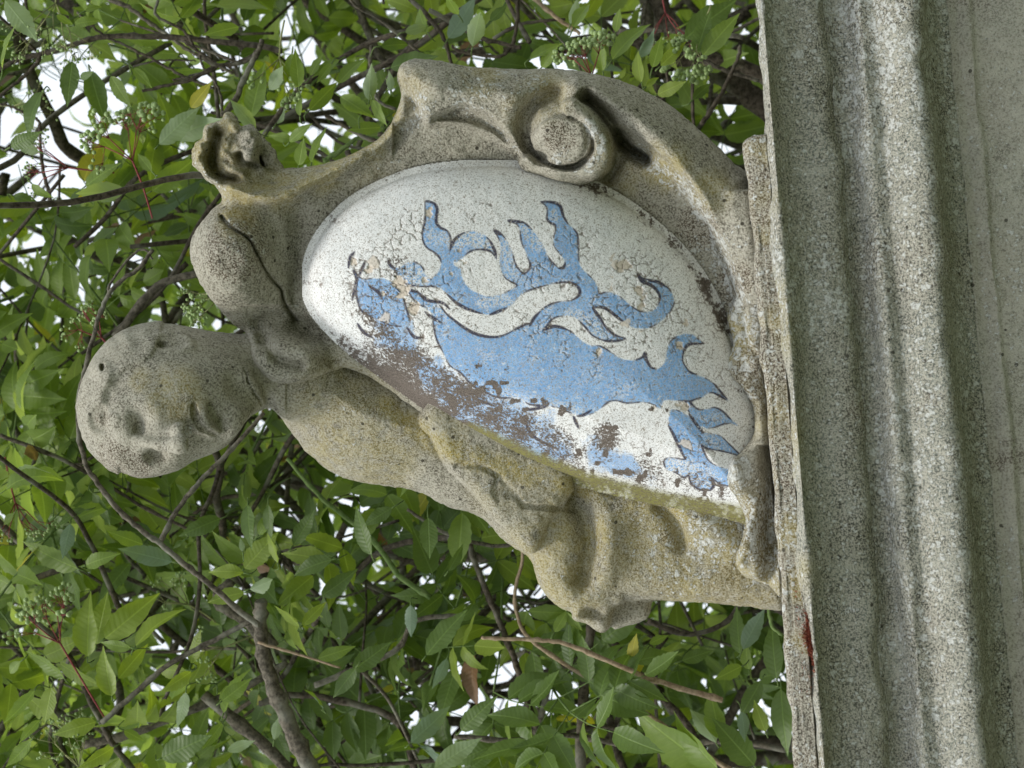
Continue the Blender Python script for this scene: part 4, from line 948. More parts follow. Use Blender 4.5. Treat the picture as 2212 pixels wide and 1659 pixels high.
def leaf_mesh(k, m):
    if (k, m) not in LMESH:
        V, F, U = SHAPES[k]; me = mesh_data('leaf', V, F, [LEAF[m]])
        uv = me.uv_layers.new(name='UVMap')
        for lp in me.loops: uv.data[lp.index].uv = U[lp.vertex_index]
        z = np.zeros(len(me.polygons) * 3); me.polygons.foreach_get('normal', z)
        if z[2::3].mean() < 0: me.flip_normals()
        LMESH[(k, m)] = me
    return LMESH[(k, m)]
UMB = [(.48, .42, .17), (.26, .60, .10), (.17, 2.38, .17), (2.27, .18, .14), (2.65, .27, .10), (1.06, .36, .12), (.32, 1.30, .11), (.74, 1.21, .10), (.25, 2.95, .10), (.19, .15, .1), (.05, 2.03, .08), (.87, 2.62, .08)]
def unit(v): v = np.asarray(v, float); return v / (np.linalg.norm(v) + 1e-12)

leaves = []     # (position, dir, normal, length, shape, material, photo xy, depth)
stalks = []     # (points, radius, material key, depth, photo y)
def to_photo(p):
    r = np.asarray(p) - CAM; z = -(r @ CZ); return 2.016 + (r @ CX) / z * D / S, 1.512 - (r @ CY) / z * D / S, z
def leaflet(p, d, nrm, L, m):
    d = unit(d); nrm = np.asarray(nrm) - d * (np.asarray(nrm) @ d); nrm = unit(nrm)
    x, y, z = to_photo(p + d * L * .5)
    for hx, hy, hr in ((.33, .38, .22), (.14, .62, .20), (.22, .28, .16), (.10, .50, .15)):
        if math.hypot(x - hx, y - hy) < hr and rnd.random() < .9: return
    for ux, uy, ur in UMB:
        if math.hypot(x - ux, y - uy) < ur and z < D + 1.9 * S and rnd.random() < .85: return
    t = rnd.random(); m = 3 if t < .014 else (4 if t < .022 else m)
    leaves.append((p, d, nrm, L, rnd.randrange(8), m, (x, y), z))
def rv(s=1.0): return np.array([rnd.gauss(0, s), rnd.gauss(0, s), rnd.gauss(0, s)])
def pick_mat(x, y, z):  # leaf greens chosen by region, putting the bush's light and shade into colour
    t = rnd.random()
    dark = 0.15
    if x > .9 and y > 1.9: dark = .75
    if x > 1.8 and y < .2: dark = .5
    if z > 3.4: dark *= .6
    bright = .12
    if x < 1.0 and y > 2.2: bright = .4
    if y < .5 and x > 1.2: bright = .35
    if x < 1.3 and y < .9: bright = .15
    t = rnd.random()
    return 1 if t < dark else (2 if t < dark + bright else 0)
def compound(p, d, size=1.0, npair=2):
    """one pinnate elder leaf: a stalk with pairs of leaflets and one at the tip"""
    d = unit(d); L = .075 * size * (1 + npair * .35)
    nrm = unit(np.array([0, -1.0, .45]) + rv(.42)); side = unit(np.cross(nrm, d)); nrm = unit(np.cross(d, side))
    pts = []; x, y, z = to_photo(p); m = pick_mat(x, y, z)
    droop = rnd.uniform(.1, .6)
    q = np.array(p, float); dd_ = d.copy(); pts.append(q.copy())
    for i in range(npair + 1):
        step = L * (.42 if i == 0 else .58 / npair)
        dd_ = unit(dd_ + np.array([0, 0, -1]) * droop * .4); q = q + dd_ * step; pts.append(q.copy())
        l = .088 * size * rnd.uniform(.85, 1.2) * (1.0 - .06 * i)
        if i < npair:
            for s in (-1, 1):
                leaflet(q, dd_ * rnd.uniform(.35, .8) + side * s + rv(.12) + np.array([0, 0, -.25 * droop]), nrm + rv(.22), l, m)
        else: leaflet(q, dd_ + rv(.1), nrm + rv(.15), l * 1.15, m)
    stalks.append((np.array(pts), .0011 * size, 'green', to_photo(p)[2], to_photo(p)[1]))
def shoot(p, d, n, gap=.075, size=1.0, woody=False):
    d = unit(d); q = np.array(p, float); pts = [q.copy()]; ang = rnd.uniform(0, 3)
    for i in range(n):
        d = unit(d + rv(.12)); q = q + d * gap * rnd.uniform(.8, 1.2); pts.append(q.copy())
        a = np.cross(d, unit(rv())); a = unit(a)
        if rnd.random() < .92: compound(q, a + d * .5, size * rnd.uniform(.8, 1.15), rnd.choice([2, 2, 3]))
        if rnd.random() < .92: compound(q, -a + d * .5, size * rnd.uniform(.8, 1.15), rnd.choice([2, 2, 3]))
    compound(q, d, size, 2)
    stalks.append((np.array(pts), .0022, 'wood' if woody else 'green', to_photo(p)[2], to_photo(p)[1]))
def keep_px(x, y):
    """how leafy the bushes are in each direction"""
    w = 1.0
    for hx, hy, r, a in ((.36, .36, .36, 1.0), (.12, .62, .30, 1.0), (.2, .25, .25, .9), (.55, .30, .12, .8), (.12, 1.0, .14, .7), (.42, .95, .12, .8), (1.32, 2.36, .12, .8), (.02, 2.57, .1, .8), (.62, 1.16, .12, .6), (1.55, 2.75, .1, .6), (2.98, 2.72, .1, .7), (3.0, 2.95, .08, .6), (1.95, 2.55, .08, .6),
                        (2.2, .02, .3, .6), (2.85, .25, .25, .75), (1.75, .05, .12, .6), (2.5, 2.7, .35, .35), (1.6, 2.5, .5, .35), (2.1, 2.9, .4, .35), (.3, 1.1, .2, .5)):
        w *= 1 - a * max(0, 1 - (math.hypot(x - hx, y - hy) / r) ** 2)
    return w
SIL = cr([(.302, 1.585), (.354, 1.437), (.533, 1.283), (.763, 1.273), (.84, 1.2), (.75, .95), (.85, .7), (1.1, .68), (1.5, .55), (1.62, .3), (2.3, .3), (2.75, .5), (2.9, .7), (2.95, 1.5), (2.95, 2.3), (2.2, 2.3), (1.9, 2.0), (1.3, 1.85), (.9, 1.75), (.6, 1.85), (.35, 1.75)], closed=True, n=2)
def inside_sil(x, y): return poly_sdf(np.array([[x]]), np.array([[y]]), SIL)[0, 0] < -.12
def scatter(n, c0, c1, nn, size=1.0):
    k = 0; tries = 0
    while k < n and tries < n * 30:
        tries += 1
        c = rnd.uniform(c0, c1); x = rnd.uniform(-.5, 3.3 if c > -3.6 else 4.2); y = rnd.uniform(-.45, 3.45)
        if c > -3.6 and x > 2.93: continue
        if inside_sil(x, y) and rnd.random() < .75: continue
        if rnd.random() > keep_px(x, y): continue
        p = W([(x, y, c)])[0]; d = unit(np.array([rnd.uniform(-.8, .8), rnd.uniform(-.7, .3), rnd.uniform(-.2, 1.0)]))
        shoot(p, d, nn, size=size, woody=rnd.random() < .4); k += 1
scatter(26, -1.75, -2.7, 3, .92)
scatter(95, -2.6, -4.6, 3, .95)
scatter(215, -4.6, -8.5, 3, 1.05)
scatter(60, -8.5, -12, 4, 1.3)

bush = [empty('elder_bush', W([(3.3, 3.1, -3.5)])[0] * [1, 1, 0], 'leafy elder bush behind the head and torso of the statue, dark bare branches low down', 'bush', 'elder bushes'),
        empty('elder_bush', W([(3.3, -.2, -3.5)])[0] * [1, 1, 0], 'leafy elder bush behind the scrolled side of the shield, with green berries', 'bush', 'elder bushes')]
def which(y): return 0 if y > 1.35 else 1

HEROES = []
def hero(cr_, lst, c=-1.2, m=0):
    for q in lst:
        mm = q[4] if len(q) > 4 else m; back = q[5] if len(q) > 5 else 0
        (bx, by), = cr_((q[0], q[1])); (tx, ty), = cr_((q[2], q[3]))
        cc = c - rnd.uniform(0, .25); a = W([(bx, by, cc)])[0]; b = W([(tx, ty, cc + rnd.uniform(-.04, .10))])[0]
        L = np.linalg.norm(b - a) * 1.06; d = unit(b - a); n = unit(-fwd + up0 * .3 + rv(.28))
        if back: n = -n
        n = unit(n - d * (n @ d)); k = rnd.choice([0, 0, 1, 3, 6, 6, 4])
        HEROES.append((a, d, n, L, k, mm, ((bx + tx) / 2, (by + ty) / 2), 0.5))
        e = a - d * .012 - fwd * -.02 + rv(.004); stalks.append((np.array([a, a - d * .010, e]), .0010, 'green', 0.5, by))
crp = crop
hero(crp(0, 0, 2.074), [(1300, 1180, 1590, 890, 0, 1), (1390, 1120, 1830, 960, 0, 1), (1240, 1560, 1610, 1310), (1020, 1550, 610, 1600, 0, 1), (700, 1520, 940, 1320), (735, 580, 830, 965, 1), (905, 620, 1050, 870), (590, 500, 540, 850, 1), (350, 750, 125, 1060, 1), (40, 0, 310, 330, 0, 1), (1560, 880, 1700, 690, 3),
     (1090, 560, 1230, 700), (1950, 220, 1670, 270), (1240, 1400, 1110, 1250), (460, 120, 600, 210), (610, 200, 800, 150), (700, 90, 820, 40), (90, 1200, 300, 1090, 1), (320, 1240, 90, 1150, 1), (260, 1500, 390, 1640), (110, 1600, 300, 1659, 1), (660, 640, 740, 590, 1), (20, 560, 60, 200)], -1.25)
hero(crp(700, 200, 1.952), [(560, 520, 640, 100), (1010, 460, 1230, 240), (930, 280, 900, 0), (1240, 250, 1400, 30), (930, 880, 960, 690), (1030, 860, 1100, 570), (600, 600, 430, 390, 0, 1), (1250, 350, 1480, 500), (1420, 480, 1480, 390), (1020, 190, 1100, 30), (700, 300, 820, 120, 0, 1), (1470, 380, 1480, 110, 0, 1), (940, 500, 920, 330), (1500, 380, 1580, 560), (1240, 70, 1030, 180), (1560, 590, 1320, 600), (880, 680, 700, 640), (860, 700, 1000, 560), (760, 560, 840, 450, 0, 1), (1180, 100, 1080, 240), (1640, 300, 1600, 200, 0, 1), (880, 20, 860, 240)], -1.2)
hero(crp(0, 1900, 1.476), [(610, 905, 890, 680, 2), (790, 950, 990, 680, 2), (510, 1010, 505, 670, 2), (560, 940, 610, 660, 2), (690, 1140, 850, 945, 2), (650, 1240, 590, 990, 2), (760, 960, 580, 940, 0), (375, 1140, 195, 960, 0), (1415, 525, 1210, 500, 2), (1420, 500, 1600, 300, 2), (1420, 640, 1190, 680, 2), (1450, 620, 1624, 560, 0, 1), (1080, 1090, 860, 1100, 2), (1110, 1100, 940, 1220, 2), (1110, 1050, 1150, 870, 2), (1300, 1340, 1400, 1070, 0), (1290, 1270, 1450, 1150, 0),
     (200, 1210, 50, 1420), (300, 1190, 250, 1400, 2), (560, 1390, 300, 1470, 2), (120, 1040, 20, 1120), (1410, 400, 1400, 330, 0, 1), (1440, 130, 1440, 370, 1), (1280, 210, 1050, 300, 1), (500, 160, 320, 200, 1), (400, 230, 640, 100), (540, 60, 660, 230, 1), (830, 360, 640, 290), (1000, 460, 700, 380, 1, 1), (1060, 340, 1000, 380, 1), (80, 180, 10, 250), (450, 500, 130, 370), (500, 480, 640, 420), (410, 240, 370, 440, 1, 1), (1560, 130, 1560, 330, 1), (1490, 350, 1600, 480, 1),
     (660, 1540, 470, 1659, 2), (720, 1440, 830, 1500, 0), (1080, 1220, 1040, 1420, 0, 1), (1290, 1400, 1180, 1550), (1320, 1560, 1480, 1500, 0, 1), (940, 1600, 1200, 1480, 1), (180, 1500, 60, 1640), (230, 1380, 110, 1500)], -1.2)
hero(crp(1000, 2000, 1.62), [(150, 350, 120, 150, 2), (290, 760, 160, 600, 2), (310, 750, 450, 600, 2), (410, 960, 630, 890, 0), (630, 1040, 860, 860, 1), (500, 330, 220, 400, 1), (1000, 620, 990, 830, 1, 1), (1100, 940, 1330, 650, 1), (1150, 1659, 1440, 1470, 0, 1), (1380, 1659, 1570, 1520, 1), (650, 1020, 500, 1220, 1), (440, 1280, 350, 1140, 1, 1), (130, 1480, 160, 1330, 0, 1), (750, 300, 620, 10, 1), (430, 560, 650, 430, 1), (1110, 60, 1120, 320, 1), (1240, 400, 1340, 250, 1), (1000, 1500, 1250, 1280, 1, 1), (1320, 1420, 1520, 1220, 1), (880, 0, 700, 110, 1), (250, 240, 400, 20), (30, 170, 140, 20, 0), (1230, 960, 1150, 1160, 1, 1)], -1.2, 1)
hero(crp(2000, 2100, 1.795), [(1440, 1659, 890, 1300, 0), (1480, 1659, 1130, 1320, 0), (1470, 1480, 1300, 1220, 0, 1), (1740, 1640, 1470, 1340, 1), (1650, 940, 1480, 1030, 0), (1660, 820, 1810, 530, 1, 1), (1640, 850, 1600, 530, 1), (1790, 1040, 1640, 1310, 1), (1900, 1030, 1840, 640, 1), (1930, 1100, 1950, 1560, 1), (470, 1300, 620, 1180, 1), (1700, 960, 1670, 800, 0), (1650, 1260, 1690, 1460, 1, 1), (1820, 1400, 1740, 1200, 2), (900, 1000, 960, 850, 3), (870, 900, 900, 720, 3), (1230, 900, 1440, 830, 1), (1000, 780, 1130, 720, 0), (330, 700, 420, 540, 0), (420, 560, 500, 700, 0), (1500, 1450, 1430, 1130, 0)], -1.15, 1)
hero(crp(1500, 0, 1.58), [(1440, 370, 1630, 95), (1620, 510, 1570, 310, 2), (1690, 420, 1740, 240, 0), (1740, 410, 1890, 260, 2), (1720, 590, 1880, 510, 2), (1650, 540, 1730, 475, 2), (2000, 350, 2212, 80), (1960, 330, 2040, 80, 1), (930, 370, 1120, 240), (1200, 170, 1290, -20, 0), (1180, 150, 1230, 0, 0, 1), (570, 290, 620, 30, 0, 1), (290, 200, 190, 30), (1490, 490, 1520, 420, 2), (1940, 620, 2050, 510, 1), (0, 290, 200, 260, 1), (150, 200, 300, 150, 0, 1), (1380, 440, 1340, 200, 0), (1460, 200, 1480, 60, 0), (1590, 360, 1720, 190, 1, 1), (420, 240, 590, 0, 1, 1), (680, 130, 780, 30, 1), (60, 420, 330, 340, 1), (1000, 420, 1090, 300, 0), (1890, 240, 2200, 0, 1), (480, 90, 400, -20), (60, 560, 60, 460, 0, 1)], -1.2)

# leaves: the 300 that show largest on each bush are parts, the rest one mass
def score(l):
    (x, y), z = l[6], l[7]
    s = l[3] / z
    if not (-.1 < x < 3.2 and -.1 < y < 3.12): s *= .2
    if inside_sil(x, y): s *= .1
    return -s
for b in (0, 1):
    mine = [l for l in HEROES if which(l[6][1]) == b] + sorted([l for l in leaves if which(l[6][1]) == b], key=score)
    loc = np.array(bush[b].location)
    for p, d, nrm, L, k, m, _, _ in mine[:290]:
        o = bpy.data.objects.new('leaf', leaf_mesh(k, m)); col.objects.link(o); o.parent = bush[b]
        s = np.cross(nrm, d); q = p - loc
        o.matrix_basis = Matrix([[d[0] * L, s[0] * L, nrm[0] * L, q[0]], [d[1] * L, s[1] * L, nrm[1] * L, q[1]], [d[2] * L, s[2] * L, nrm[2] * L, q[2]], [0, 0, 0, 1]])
    rest = mine[290:]
    VV = []; FF = []; UU = []; MM = []; off = 0
    shp = [(V, np.array(F), np.array(U)) for V, F, U in SHAPES]
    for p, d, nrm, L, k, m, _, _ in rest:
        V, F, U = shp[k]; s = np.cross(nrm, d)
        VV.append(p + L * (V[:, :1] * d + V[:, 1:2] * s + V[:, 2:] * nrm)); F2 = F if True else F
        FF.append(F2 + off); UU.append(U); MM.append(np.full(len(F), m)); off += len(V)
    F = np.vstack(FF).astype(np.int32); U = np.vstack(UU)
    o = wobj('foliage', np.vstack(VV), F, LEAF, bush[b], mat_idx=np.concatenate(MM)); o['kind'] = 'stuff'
    uv = o.data.uv_layers.new(name='UVMap'); uv.data.foreach_set('uv', U[F.ravel()].astype(np.float32).ravel())
    # same facing as the single leaves
    V0, F0, _ = SHAPES[0]; n0 = np.cross(V0[F0[0][1]] - V0[F0[0][0]], V0[F0[0][2]] - V0[F0[0][0]])
    if n0[2] < 0: o.data.flip_normals()
    # stalks
    st = sorted([q for q in stalks if which(q[4]) == b], key=lambda q: q[3])
    bag = Bag()
    for i, (P, r, kind, z, y) in enumerate(st):
        P2 = cr(P, n=3); V, F = tube_geo(P2, np.linspace(r * 1.2, r * .7, len(P2)), 5)
        if i < 60: wobj('twig' if kind == 'wood' else 'leaf_stalk', V, F, M_BARK if kind == 'wood' else M_GREENSTEM, bush[b])
        else: bag.add(V, F, 1 if kind == 'wood' else 0)
    bag.obj('fine_twigs', [M_GREENSTEM, M_BARK], bush[b])['kind'] = 'stuff'

def branch(pts, r, c, mat, name='branch', knots=.05, b=None, n=6):
    """branch traced in the photo: points, radius at both ends (1000 px), depth (number or pair)"""
    P = np.array(pts, float); r = r if isinstance(r, (tuple, list)) else (r, r * .7); c = c if isinstance(c, (tuple, list)) else (c, c)
    cs = np.linspace(c[0], c[1], len(P)); Wp = W(np.column_stack([P, cs])); Q = cr(Wp, n=n)
    rg = np.random.default_rng(int(abs(P[0][0]) * 1000) + 1); Q = Q + rg.normal(0, .0005, Q.shape)
    rr = np.linspace(r[0], r[1], len(Q)) * S * (D - cs.mean() * S) / D * (1 + .035 * rg.normal(0, 1, len(Q)))
    for i in range(4, len(Q), n + 3): rr[i] *= 1.25
    V, F = tube_geo(Q, rr, 9, knots, 3)
    return wobj(name, V, F, mat, bush[which(P[:, 1].mean()) if b is None else b])
c0 = crop(0, 0, 2.074); c1 = crop(0, 1900, 1.476); c2 = crop(1000, 2000, 1.62); c3 = crop(2000, 2100, 1.795); c4 = crop(1500, 0, 1.58); c5 = crop(2300, 200, 1.952); c6 = crop(700, 200, 1.952)
branch(c0((-80, 600), (0, 565), (150, 485), (330, 440), (500, 398), (700, 330), (900, 297), (1200, 298), (1500, 308), (1750, 340), (2074, 370), (2300, 420)), (.010, .012), -1.7, M_BARK)
branch(c0((330, 450), (300, 520), (200, 620), (80, 720), (-30, 800)), (.009, .006), -1.7, M_BARK, 'twig')
branch(c0((630, 100), (740, 200), (850, 290), (1000, 360), (1200, 460), (1400, 570), (1560, 650), (1750, 720)), (.0045, .006), -1.6, M_BARK, 'twig')
branch(c0((860, -20), (1050, 60), (1200, 170), (1400, 310), (1560, 420), (1700, 490), (1900, 600)), (.009, .006), -1.9, M_GREYBARK)
branch(c0((1160, 745), (1350, 700), (1560, 650), (1750, 540), (1900, 520), (2074, 450)), (.006, .007), -1.6, M_BARK, 'twig')
branch(c0((1410, 655), (1560, 620), (1750, 540), (1600, 400), (1500, 250), (1280, 130), (1290, 0)), (.005, .006), -1.65, M_BARK, 'twig')
branch(c0((1080, 550), (1250, 500), (1450, 490), (1600, 500)), .004, -1.8, M_BARK, 'twig')
branch(c0((420, 1680), (380, 1500), (340, 1300), (325, 1100), (320, 990), (220, 930), (90, 870), (0, 850)), (.008, .004), -1.8, M_BARK, 'twig')
branch(c6((350, 500), (440, 380), (500, 240), (560, 120), (620, 0), (650, -80)), (.013, .010), -1.45, M_GREYBARK)
branch(c6((200, 60), (300, 110), (450, 100), (560, 60), (600, 0)), .008, -1.5, M_BARK, 'twig')
branch(c6((-20, 250), (100, 220), (250, 150), (300, 110), (180, 20), (60, -60)), .008, -1.6, M_BARK, 'twig')
branch(c6((340, 500), (330, 350), (280, 230), (200, 130), (160, 0)), .006, -1.7, M_GREYBARK, 'twig')
branch(c6((1650, 700), (1500, 690), (1350, 620), (1250, 560), (1140, 500)), (.010, .007), -1.6, M_BARK)
branch(c6((1120, 850), (1250, 770), (1400, 670), (1650, 690)), .010, -1.7, M_GREENSTEM, 'twig')
branch(c6((1490, -40), (1480, 120), (1500, 300), (1560, 400), (1680, 450)), .008, -1.7, M_GREYBARK)
# the twig that runs along the crown of the head and the one from its knot to the throat
branch([*dd((330, 540), (300, 580), (262, 606), (232, 640), (212, 690), (193, 760), (176, 830), (168, 880), (171, 940), (184, 1000), (212, 1045), (260, 1105), (305, 1145), (345, 1175), (400, 1220), (460, 1268), (530, 1330), (560, 1350)), ], (.008, .012), -.62, M_GREYBARK, b=0)
branch(dd((345, 1178), (372, 1120), (410, 1065), (460, 1010), (520, 950), (570, 893)), (.011, .008), -.66, M_GREYBARK, b=0)
branch(dd((238, 640), (240, 610), (300, 540), (330, 560)), .006, -.7, M_GREYBARK, 'twig', b=0)
branch(dd((1040, 1378), (1090, 1380), (1150, 1382), (1220, 1390), (1300, 1422), (1400, 1465), (1480, 1490), (1560, 1512)), (.0065, .012), -1.1, M_STRAW)
branch(dd((1130, 1120), (1128, 1210), (1112, 1290), (1135, 1370), (1230, 1440), (1400, 1545), (1500, 1610), (1600, 1680)), (.006, .010), -1.5, M_STRAW, 'twig')
# sawn grey stem low on the left of the statue
o = branch(dd((565, 1296), (562, 1340), (566, 1400), (585, 1470), (610, 1530), (640, 1600), (680, 1680)), (.024, .036), -1.25, M_GREYBARK, 'sawn_stem', knots=.16)
branch(dd((560, 1330), (520, 1352), (450, 1390), (370, 1432), (300, 1490), (220, 1560)), (.010, .011), -1.3, M_GREYBARK)
branch(dd((500, 1255), (470, 1300), (540, 1345), (590, 1400)), (.020, .03), -1.6, M_GREYBARK)
branch(dd((558, 1388), (640, 1412), (735, 1442)), (.006, .004), -1.2, M_STRAW, 'twig')
branch(dd((180, 1610), (300, 1580), (420, 1530), (540, 1480), (620, 1430)), (.018, .013), -2.0, M_GREYBARK)
branch(dd((440, 1500), (560, 1600), (640, 1680)), (.022, .026), -1.9, M_GREYBARK)
branch(dd((1285, 1300), (1272, 1390), (1262, 1480), (1255, 1580), (1250, 1680)), (.016, .022), -1.9, M_BARK)
branch(dd((980, 1000), (1000, 1090), (1015, 1180), (1060, 1300), (1110, 1420), (1140, 1520), (1200, 1680)), (.010, .014), -1.8, M_BARK)
branch(dd((620, 990), (700, 1080), (800, 1160), (860, 1240), (930, 1290)), (.008, .012), -1.5, M_GREENSTEM, 'twig')
branch(dd((680, 1480), (780, 1440), (860, 1400), (900, 1340), (1000, 1330)), (.012, .009), -1.6, M_GREYBARK)
branch(dd((900, 1680), (860, 1560), (760, 1520), (640, 1500), (560, 1520)), (.016, .012), -2.1, M_BARK)
branch(dd((980, 1590), (1100, 1600), (1250, 1590), (1400, 1620), (1560, 1600), (1700, 1620)), (.010, .012), -1.7, M_GREYBARK)
branch(dd((1400, 1340), (1480, 1370), (1560, 1350), (1620, 1290), (1700, 1330)), (.011, .009), -1.8, M_BARK)
branch(dd((1320, 1380), (1400, 1480), (1480, 1560), (1540, 1680)), (.014, .016), -2.0, M_BARK)
branch(dd((1660, 1310), (1668, 1350), (1690, 1372)), (.008, .007), -.9, M_GREENSTEM, 'twig')
branch(dd((1150, 1150), (1080, 1180), (960, 1150), (880, 1100)), .009, -1.6, M_GREYBARK)
branch(dd((60, 1330), (140, 1400), (190, 1500), (240, 1600), (300, 1680)), (.010, .013), -1.9, M_BARK)
branch(dd((0, 940), (150, 1000), (300, 1090), (420, 1150)), .009, -2.0, M_BARK)
branch(dd((250, 730), (340, 620), (430, 590), (520, 560)), (.018, .014), -1.9, M_GREYBARK)
branch(dd((0, 560), (120, 640), (200, 700), (260, 800)), .007, -1.9, M_BARK, 'twig')
# thick dark stems by the cornice on the right of the statue
branch(dd((1780, 330), (1640, 220), (1570, 165), (1500, 110), (1440, 40), (1400, -60)), (.050, .038), -3.0, M_BARK, 'trunk', knots=.14)
branch(dd((1760, 250), (1640, 160), (1560, 130), (1440, 125), (1330, 60)), (.030, .020), -2.6, M_BARK, knots=.12)
branch(dd((1480, 110), (1560, 150), (1640, 175)), .010, -2.0, M_GREYBARK)
branch(dd((1490, 60), (1560, 75), (1660, 30)), .009, -2.2, M_GREYBARK)
branch(c4((150, -40), (330, 150), (400, 260), (440, 400)), (.010, .007), -1.6, M_BARK)
branch(c4((300, 60), (480, 160), (640, 240), (800, 280), (870, 300)), .010, -1.5, M_BARK)
branch(c4((850, -20), (850, 100), (830, 240), (780, 330), (700, 350), (500, 320), (440, 280)), .008, -1.7, M_BARK)
branch(c4((700, 240), (850, 160), (1000, 130), (1150, 120)), .008, -1.9, M_BARK)
branch(c4((1480, 195), (1700, 190), (1900, 200), (2250, 230)), (.009, .010), -1.9, M_GREYBARK)
branch(c4((940, -20), (1080, 100), (1180, 170), (1240, 210)), .009, -1.4, M_STRAW)
branch(c5((470, 560), (560, 420), (640, 300), (620, 100), (560, -40)), .007, -1.9, M_BARK)
branch(c5((900, 570), (1000, 420), (1100, 240), (1180, 60), (1200, -40)), .010, -1.9, M_BARK)
# untraced tangle further back
def random_branch(c, rmin, rmax):
    while True:
        x = rnd.uniform(-.3, 3.2 if c > -3.6 else 4.2); y = rnd.uniform(-.3, 3.3)
        if not (c > -3.6 and x > 2.9): break
    p = W([(x, y, c)])[0]; d = unit(np.array([rnd.uniform(-1, 1), rnd.uniform(-.5, .5), rnd.uniform(-.3, 1.2)]))
    pts = [p]; n = rnd.randint(4, 8)
    for i in range(n):
        d = unit(d + rv(.22)); p = p + d * rnd.uniform(.06, .16)
        if c > -3.6 and to_photo(p)[0] > 2.95: break
        pts.append(p)
    if len(pts) < 3: return None
    mx, my, _ = to_photo(pts[len(pts) // 2])
    if math.hypot(mx - .28, my - .42) < .35: return None
    r = rnd.uniform(rmin, rmax); Q = cr(pts, n=4); return tube_geo(Q, np.linspace(r, r * .6, len(Q)), 7, .1, rnd.randrange(999)), y
tang = [Bag(), Bag()]
for i in range(520):
    near = i < 110
    q = random_branch(rnd.uniform(-1.6, -3.4) if near else rnd.uniform(-3.0, -8), .0015, .006 if near else .012)
    if q is None: continue
    (V, F), y = q
    if near: wobj('branch', V, F, M_BARK if rnd.random() < .7 else M_GREYBARK, bush[which(y)])
    else: tang[which(y)].add(V, F, 0 if rnd.random() < .75 else 1)
for b in (0, 1): tang[b].obj('back_branches', [M_BARK, M_GREYBARK], bush[b])['kind'] = 'stuff'
# the stems that carry the bushes
for b, (y0, seeds) in enumerate(((2.9, 5), (.0, 4))):
    for k in range(seeds):
        top = W([(rnd.uniform(.6, 2.0), y0 + rnd.uniform(-1.1, .5), -rnd.uniform(4.5, 6.5))])[0]
        g = np.array(bush[b].location) + np.array([rnd.uniform(-.3, .3), rnd.uniform(-.1, .4), -.05])
        if b == 0 and k == 0: pass
        P = [g, g * .7 + top * .3 + rv(.05), g * .35 + top * .65 + rv(.05), top]
        Q = cr(P, n=6); V, F = tube_geo(Q, np.linspace(.030, .010, len(Q)), 9, .1, k); wobj('trunk', V, F, M_BARK, bush[b])

# ------------------------------------------------------------------ berry umbels
import bmesh
bmb = bmesh.new(); bmesh.ops.create_icosphere(bmb, subdivisions=2, radius=1.0); BER = bpy.data.meshes.new('berry'); bmb.to_mesh(BER); bmb.free()
BER.materials.append(M_BERRY); BER.polygons.foreach_set('use_smooth', np.ones(len(BER.polygons), bool))
bv = np.array([v.co[:] for v in BER.vertices]); bf = [tuple(p.vertices) for p in BER.polygons]
def umbel(hub, base, c, n, spread, stem, rb=.0027, single=False, pair=None, cone=.75):
    """flat head of green berries: hub and stalk base in the photo, reach of the rays in metres"""
    h = W([(hub[0], hub[1], c)])[0]; s = W([(base[0], base[1], c - .05)])[0]; ax = unit(h - s)
    bsh = bush[which(hub[1])]; root_off = origin(bsh)
    bag = Bag(); V, F = tube_geo(cr([s, (s + h) / 2 + rv(.002), h], n=3), [.0014] * 7, 5); bag.add(V, F)
    e1 = unit(np.cross(ax, [.2, .1, 1])); e2 = np.cross(ax, e1); ber = []
    rays = 5
    for k in range(rays):
        a = k / rays * 2 * math.pi + rnd.uniform(-.3, .3); o_ = cone * rnd.uniform(.7, 1.1)
        d = unit(ax + o_ * (math.cos(a) * e1 + math.sin(a) * e2)); L = spread * rnd.uniform(.45, .65); m = h + d * L
        bag.add(*tube_geo([h, (h + m) / 2 + rv(.001), m], [.0010, .0009, .0008], 4))
        for j in range(max(2, n // (rays * 4))):
            d2 = unit(d + rv(.5)); m2 = m + d2 * spread * rnd.uniform(.18, .35); bag.add(*tube_geo([m, m2], [.0006, .0005], 4))
            for t in range(4):
                e = m2 + unit(d2 + rv(.55)) * spread * rnd.uniform(.08, .22); bag.add(*tube_geo([m2, e], [.0004, .0004], 3)); ber.append(e)
    ray = bag.obj('berry_cluster', [stem], bsh)
    if single:
        for e in ber:
            o = bpy.data.objects.new('berry', BER); col.objects.link(o); o.parent = ray; r = rb * rnd.uniform(.75, 1.15)
            o.location = Vector(e - root_off); o.scale = (r, r, r)
    else:
        bb = Bag()
        for e in ber: bb.add(bv * rb * rnd.uniform(.7, 1.1) + e, bf)
        o = wobj('berries', np.vstack(bb.v) - 0, bb.f, M_BERRY, bsh); o.parent = ray; o['kind'] = 'stuff'
umbel((.521, .632), (.60, .86), -1.25, 100, .085, M_REDSTEM, .0036, True, cone=1.0)
umbel((.237, 2.533), (.42, 2.84), -1.3, 90, .08, M_REDSTEM, .0036, True)
umbel((2.33, .30), (2.36, .46), -1.0, 80, .06, M_REDSTEM, .0035, True)
umbel((2.74, .16), (2.80, .02), -1.3, 80, .06, M_PALESTEM, .0035, True)
umbel((1.10, .23), (1.12, .08), -1.4, 70, .07, M_PALESTEM, .0033, True)
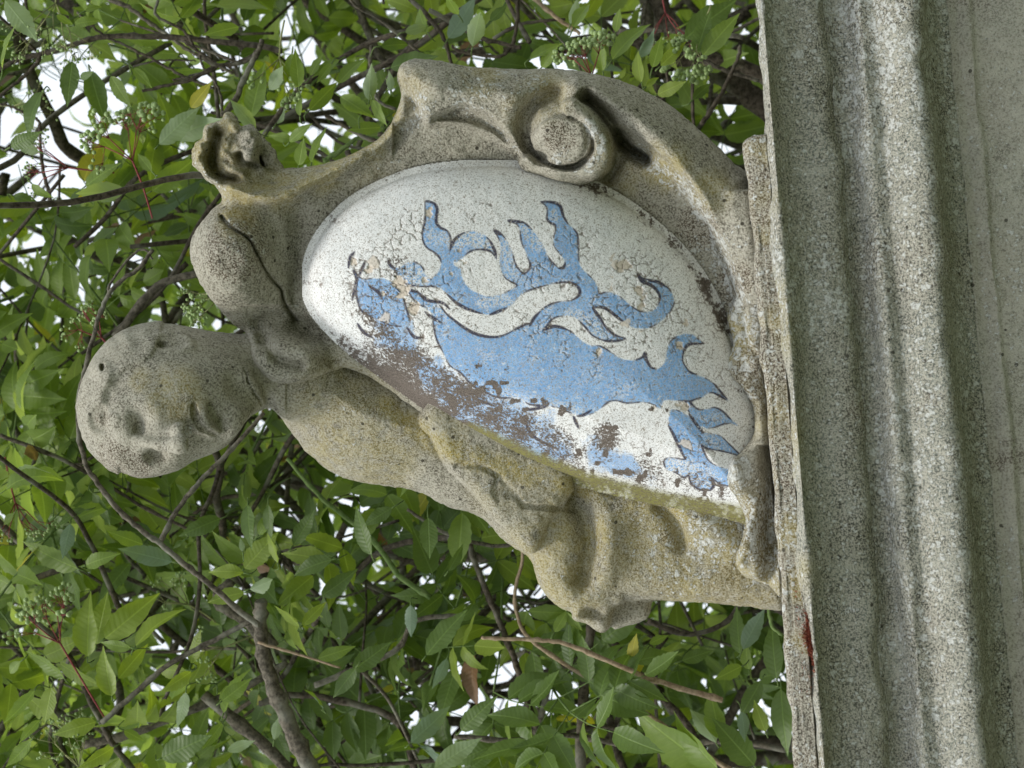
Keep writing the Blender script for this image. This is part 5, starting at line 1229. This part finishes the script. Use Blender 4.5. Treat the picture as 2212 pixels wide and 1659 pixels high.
umbel((.40, 1.33), (.48, 1.42), -1.4, 60, .06, M_REDSTEM, .0025)
umbel((.86, 1.17), (.98, 1.12), -1.4, 60, .06, M_PALESTEM, .0025)
umbel((.31, 3.02), (.36, 3.2), -1.4, 80, .08, M_PALESTEM, .0022)
umbel((.22, .01), (.26, -.2), -1.5, 90, .10, M_PALESTEM, .0022)
umbel((.06, 1.98), (.02, 1.8), -1.5, 50, .07, M_REDSTEM, .0026)
umbel((.27, .66), (.45, .68), -1.5, 70, .07, M_REDSTEM, .0018)
umbel((.88, 2.55), (1.0, 2.5), -1.7, 50, .06, M_PALESTEM, .0026)
umbel((2.62, .05), (2.6, -.15), -1.6, 50, .06, M_REDSTEM, .0026)
umbel((.74, 2.38), (.85, 2.45), -1.9, 50, .06, M_PALESTEM, .0022)
umbel((.05, .42), (-.1, .40), -2.4, 50, .07, M_PALESTEM, .0024)
umbel((.95, .62), (1.05, .52), -1.6, 50, .06, M_PALESTEM, .0024)

# ------------------------------------------------------------------ red moss on the plinth
mr = np.random.default_rng(3); Vs = []; bagm = Bag()
mt = W([(3.205, 2.50, .36)])[0]
for i in range(1500):
    y = float(np.clip(mr.normal(2.50, .055), 2.36, 2.66)); w = abs(mr.normal(0, .016)) * max(.15, 1 - abs(y - 2.5) / .14)
    if mr.random() < .06: y = mr.uniform(2.3, 2.75); w = mr.uniform(0, .06)
    x = 3.197 + (y - 2.5) * .085 - w
    a0 = W([(x, y, 0)])[0]; r_ = a0 - CAM; p = CAM + r_ * (((LIP - CAM) @ e_out - .047 * S) / (r_ @ e_out)); d = unit(e_out + zv * .4 + mr.normal(0, .6, 3)); a = unit(np.cross(d, mr.normal(0, 1, 3))) * .0006
    bagm.add([p - a, p + a, p + d * .0045 * mr.uniform(.3, 1)], [(0, 1, 2)])
mo = bagm.obj('moss', [M_MOSS], None); props(mo, 'tuft of rust red moss growing along the crack under the plinth', 'moss', None, 'stuff')
print('LEAVES', len(leaves), 'STALKS', len(stalks))
